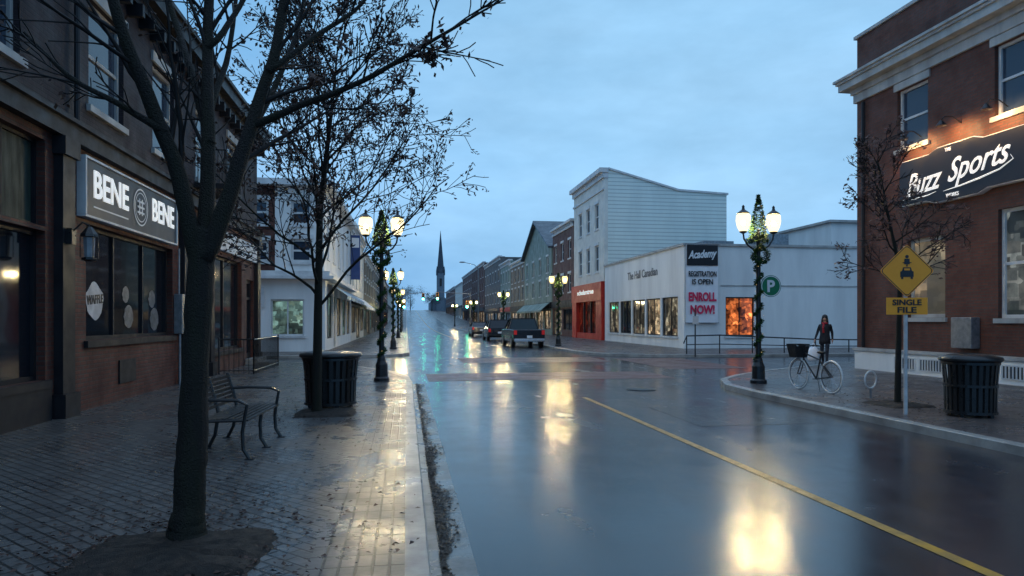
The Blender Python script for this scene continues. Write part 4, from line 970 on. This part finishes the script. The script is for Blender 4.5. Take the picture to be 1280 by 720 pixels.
rg_.add([v for k in range(n) for v in ((X2+.255*math.cos(2*math.pi*k/n),Y2-.013,z2+.255*math.sin(2*math.pi*k/n)),(X2+.235*math.cos(2*math.pi*k/n),Y2-.013,z2+.235*math.sin(2*math.pi*k/n)))],[(2*k,2*((k+1)%n),2*((k+1)%n)+1,2*k+1) for k in range(n)]); rg_.build('sign_ring',M['white_letter'],pk)
MB().box(X2-.3,X2+.1,Y2+.003,Y2+.02,z2-.02,z2+.02).build('bracket',M['greymetal'],pk)
# bicycle
A=gp(996,486); B=gp(1042,493); A.z=B.z=.12
dv=(B-A); dv.z=0; dv.normalize(); mid=(A+B)/2
bk=thing('bicycle',(mid.x,mid.y,.12),'parked bicycle with pale rims and black basket behind the right kerb','bicycle',rz=math.atan2(dv.y,dv.x))
Rw=.355
def ring(m,c,r_,t,n=32,k=5):
    m.tube([(c+r_*math.cos(2*math.pi*i/n),0,Rw+r_*math.sin(2*math.pi*i/n)) for i in range(n+1)],t,k,cap=False)
for c in (-.53,.53):
    m=MB(); ring(m,c,Rw-.022,.023); w_=m.build('wheel',M['whitewheel'],bk,local=True,smooth=True)
    m=MB(); ring(m,c,Rw-.055,.012)
    for i in range(16): a=2*math.pi*i/16; m.tube([(c,.015*(-1)**i,Rw),(c+(Rw-.055)*math.cos(a),0,Rw+(Rw-.055)*math.sin(a))],.0025,3)
    m.tube([(c,-.04,Rw),(c,.04,Rw)],.018,8); m.build('rim',M['chrome'],w_,local=True)
m=MB(); bb=(.06,0,.28); se=(.2,0,.78); hd_=(-.33,0,.82); hl=(-.36,0,.7)
for a,b_ in ((bb,se),(bb,hl),((.18,0,.70),hd_),((.17,0,.68),(.53,.03,Rw)),((.17,0,.68),(.53,-.03,Rw)),(bb,(.53,.03,Rw)),(bb,(.53,-.03,Rw))): m.tube([a,b_],.017,6)
m.build('frame',M['blackmetal'],bk,local=True)
m=MB(); m.tube([(-.32,0,.95),hl,(-.40,0,.62)],.017,6)
for s in (-1,1): m.tube([(-.40,s*.03,.64),(-.46,s*.035,.5),(-.53,s*.035,Rw)],.012,5)
m.build('fork',M['blackmetal'],bk,local=True)
m=MB(); m.tube([(-.15,.29,.98),(-.28,.24,1.0),(-.33,0,.97),(-.28,-.24,1.0),(-.15,-.29,.98)],.014,6); m.build('handlebar',M['blackmetal'],bk,local=True)
m=MB(); m.ball((.23,0,.86),.13,.075,.035,12,6); m.tube([(.2,0,.76),(.225,0,.85)],.012,6); m.build('saddle',M['rubber'],bk,local=True,smooth=True)
m=MB(); m.tube([(.06,-.09,.28),(.06,.09,.28)],.012,6)
m.tube([(.06,.08,.28),(.14,.08,.14)],.01,5); m.tube([(.06,-.08,.28),(-.02,-.08,.42)],.01,5); m.box(.1,.18,.08,.17,.12,.14); m.box(-.06,.02,-.17,-.08,.42,.44); m.build('crank',M['chrome'],bk,local=True)
m=MB()
m.add([(-.72,-.19,1.02),(-.4,-.19,1.02),(-.4,.19,1.02),(-.72,.19,1.02),(-.67,-.14,.72),(-.43,-.14,.72),(-.43,.14,.72),(-.67,.14,.72)],[(0,1,5,4),(1,2,6,5),(2,3,7,6),(3,0,4,7),(4,5,6,7)])
m.build('basket',M['rubber'],bk,local=True)
m=MB(); m.tube([(.1,.06,0),(.08,.02,.28)],.009,5); m.build('kickstand',M['chrome'],bk,local=True)
p=gp(1088,497); rk=thing('bike_rack',(p.x,p.y,.12),'small grey ring shaped bicycle rack beside the thin tree','bike rack')
m=MB(); m.tube([(.17*math.cos(2*math.pi*k/24),.06*math.cos(2*math.pi*k/24),.36+.17*math.sin(2*math.pi*k/24)) for k in range(25)],.018,6,cap=False); m.build('ring',M['trim'],rk,local=True,smooth=True)
MB().tube([(0,0,0),(0,0,.19)],.025,8).lathe([(.07,0),(.07,.015)],(0,0,0),12).build('post',M['greymetal'],rk,local=True)
# ---------------------------------------------------------------- person
pp=gp(1031,457)
per=thing('person',(pp.x,pp.y,.12),'person with long dark hair, dark coat and red scarf walking with a white bag','person',rz=R(140))
V=[((0,0,.93),.135,.10),((0,0,1.1),.125,.095),((0,.01,1.28),.155,.11),((0,0,1.43),.07,.06),((0,.0,1.50),.05,.05),((0,.015,1.58),.075,.08),((0,.01,1.66),.065,.07),
   ((-.16,0,1.37),.058,.058),((-.22,-.10,1.12),.048,.045),((-.235,-.04,.90),.032,.032),((-.235,-.02,.83),.024,.036),
   ((.16,0,1.37),.058,.058),((.24,-.02,1.11),.048,.045),((.30,.10,.89),.032,.032),((.31,.13,.82),.024,.036),
   ((-.085,0,.85),.09,.085),((-.09,.17,.50),.058,.06),((-.09,.26,.10),.04,.042),((-.09,.38,.05),.035,.03),
   ((.085,0,.85),.09,.085),((.09,-.02,.47),.058,.06),((.09,-.29,.16),.04,.042),((.09,-.20,.05),.035,.03)]
E=[(0,1),(1,2),(2,3),(3,4),(4,5),(5,6),(2,7),(7,8),(8,9),(9,10),(2,11),(11,12),(12,13),(13,14),(0,15),(15,16),(16,17),(17,18),(0,19),(19,20),(20,21),(21,22)]
for hx,s in ((10,-1),(14,1)):
    h=V[hx][0]
    for j,(dy,ln) in enumerate(((-.028,.05),(-.01,.06),(.01,.057),(.028,.042))):
        V.append(((h[0],h[1]+dy,h[2]-.03),.009,.009)); a=len(V)-1; E.append((hx,a))
        V.append(((h[0]-s*.012,h[1]+dy*1.1,h[2]-.03-ln),.0075,.0075)); E.append((a,a+1))
    V.append(((h[0]-s*.02,h[1]+.05,h[2]-.02),.009,.009)); E.append((hx,len(V)-1))
bm=bmesh.new(); sl=bm.verts.layers.skin.verify(); vs=[bm.verts.new(v[0]) for v in V]
for v,d_ in zip(vs,V): v[sl].radius=(d_[1],d_[2]); v[sl].use_root=False
vs[0][sl].use_root=True
for a,b_ in E: bm.edges.new((vs[a],vs[b_]))
me=bpy.data.meshes.new('b'); bm.to_mesh(me); bm.free()
ob=bpy.data.objects.new('b',me); col.objects.link(ob); ob.modifiers.new('s','SKIN'); sd=ob.modifiers.new('d','SUBSURF'); sd.levels=2; sd.render_levels=2
dg=bpy.context.evaluated_depsgraph_get(); me2=bpy.data.meshes.new_from_object(ob.evaluated_get(dg)); bpy.data.objects.remove(ob)
me2.materials.clear()
for mt in ('coat','skin','jeans','shoe'): me2.materials.append(M[mt])
for f in me2.polygons:
    c=f.center; f.use_smooth=True
    f.material_index=1 if (c.z>1.45 or (abs(c.x)>.2 and c.z<.9)) else (3 if c.z<.1 else (2 if c.z<.82 else 0))
me2.name='body'; bo_=bpy.data.objects.new('body',me2); col.objects.link(bo_); bo_.parent=per
m=MB(); m.ball((0,-.012,1.64),.098,.108,.115,14,10); m.ball((0,-.06,1.46),.115,.065,.21,12,8)
for s in (-1,1): m.ball((s*.085,.02,1.47),.035,.045,.17,8,8)
m.build('hair',M['hair'],per,local=True,smooth=True)
m=MB(); m.ball((0,.04,1.60),.066,.06,.088,12,8); m.ball((0,.103,1.6),.011,.014,.018,8,6); fc=m.build('face',M['skin'],bo_,local=True,smooth=True)
m=MB()
for s in (-1,1): m.ball((s*.027,.094,1.622),.009,.006,.005,8,6)
m.ball((0,.096,1.562),.02,.006,.005,8,6); m.build('facial_features',M['hair'],bo_,local=True)
m=MB(); m.lathe([(.185,.74),(.18,.9),(.15,1.08),(.17,1.28),(.155,1.38),(.07,1.45)],(0,0,0),18,1,.78); m.build('coat',M['coat'],per,local=True,smooth=True)
m=MB(); m.tube([(.075*math.cos(2*math.pi*k/14),.02+.07*math.sin(2*math.pi*k/14),1.45) for k in range(15)],.034,8,cap=False); m.tube([(.02,.09,1.43),(.035,.125,1.3),(.03,.13,1.12)],[.035,.03,.034],8); m.build('scarf',M['scarf'],per,local=True,smooth=True)
hw=Matrix.Rotation(R(140),3,'Z')@Vector((.33,.15,.77)); hb=Vector((pp.x,pp.y,.12))+hw
bg=thing('carrier_bag',(hb.x-.05,hb.y-.05,hb.z-.60),'white plastic carrier bag held by the person in the dark coat','bag')
m=MB(); m.lathe([(.13,.0),(.20,.07),(.215,.22),(.17,.38),(.08,.47)],(0,0,0),12,1.05,.7); m.build('bag_body',M['plastic'],bg,local=True,smooth=True)
m=MB(); m.tube([(-.07,0,.46),(-.04,0,.56),(.03,.03,.60),(.05,0,.56),(.07,0,.46)],.014,6); m.build('handle',M['plastic'],bg,local=True)
# ---------------------------------------------------------------- world / camera
w=bpy.data.worlds.new('World'); sc.world=w; w.use_nodes=True; nt=w.node_tree; L=nt.links.new
bgn=nt.nodes['Background']; v=tc(nt,'Generated')
sx=nt.nodes.new('ShaderNodeSeparateXYZ'); L(v,sx.inputs[0])
cr=nt.nodes.new('ShaderNodeValToRGB'); L(sx.outputs[2],cr.inputs[0]); e=cr.color_ramp.elements
e[0].position=0; e[0].color=(.115,.33,.70,1); e[1].position=1; e[1].color=(.55,.80,1.2,1)
for pos,c in ((.08,(.12,.36,.74,1)),(.2,(.155,.42,.81,1)),(.42,(.23,.53,.90,1)),(.6,(.42,.68,1.08,1))):
    x=e.new(pos); x.color=c
n1=noise(nt,mapping(nt,v,(1,1,3.2)),1.7,5,.55); n2=noise(nt,mapping(nt,v,(1,1,2.4)),4.5,6,.6)
dt=nt.nodes.new('ShaderNodeVectorMath'); dt.operation='DOT_PRODUCT'; L(v,dt.inputs[0]); dvv=pd(840,110,1)-Vector((0,0,CAMZ)); dt.inputs[1].default_value=dvv.normalized()
blob=rng_(nt,dt.outputs['Value'],.80,1.0,0,1)
c1=mixc(nt,blob,cr.outputs[0],(.34,.64,.95))
c1=mixc(nt,rng_(nt,n1,.46,.72,0,.5),c1,(.40,.65,.90))
ml=mul(nt,rng_(nt,n1,.3,.7,.80,1.13),rng_(nt,n2,.3,.7,.90,1.10))
vm=nt.nodes.new('ShaderNodeVectorMath'); vm.operation='SCALE'; L(c1,vm.inputs[0]); L(ml,vm.inputs['Scale'])
L(vm.outputs[0],bgn.inputs[0]); bgn.inputs[1].default_value=1.0
cd=bpy.data.cameras.new('Camera'); cam=bpy.data.objects.new('Camera',cd); col.objects.link(cam); sc.camera=cam
cam.location=(0,0,CAMZ); cam.rotation_euler=(R(90),0,-TH); cd.lens=24; cd.sensor_width=36; cd.shift_y=40/1280; cd.clip_end=4000; cd.clip_start=.05
sc.view_settings.view_transform='Standard'; sc.view_settings.look='None'; sc.view_settings.exposure=0; sc.view_settings.gamma=1
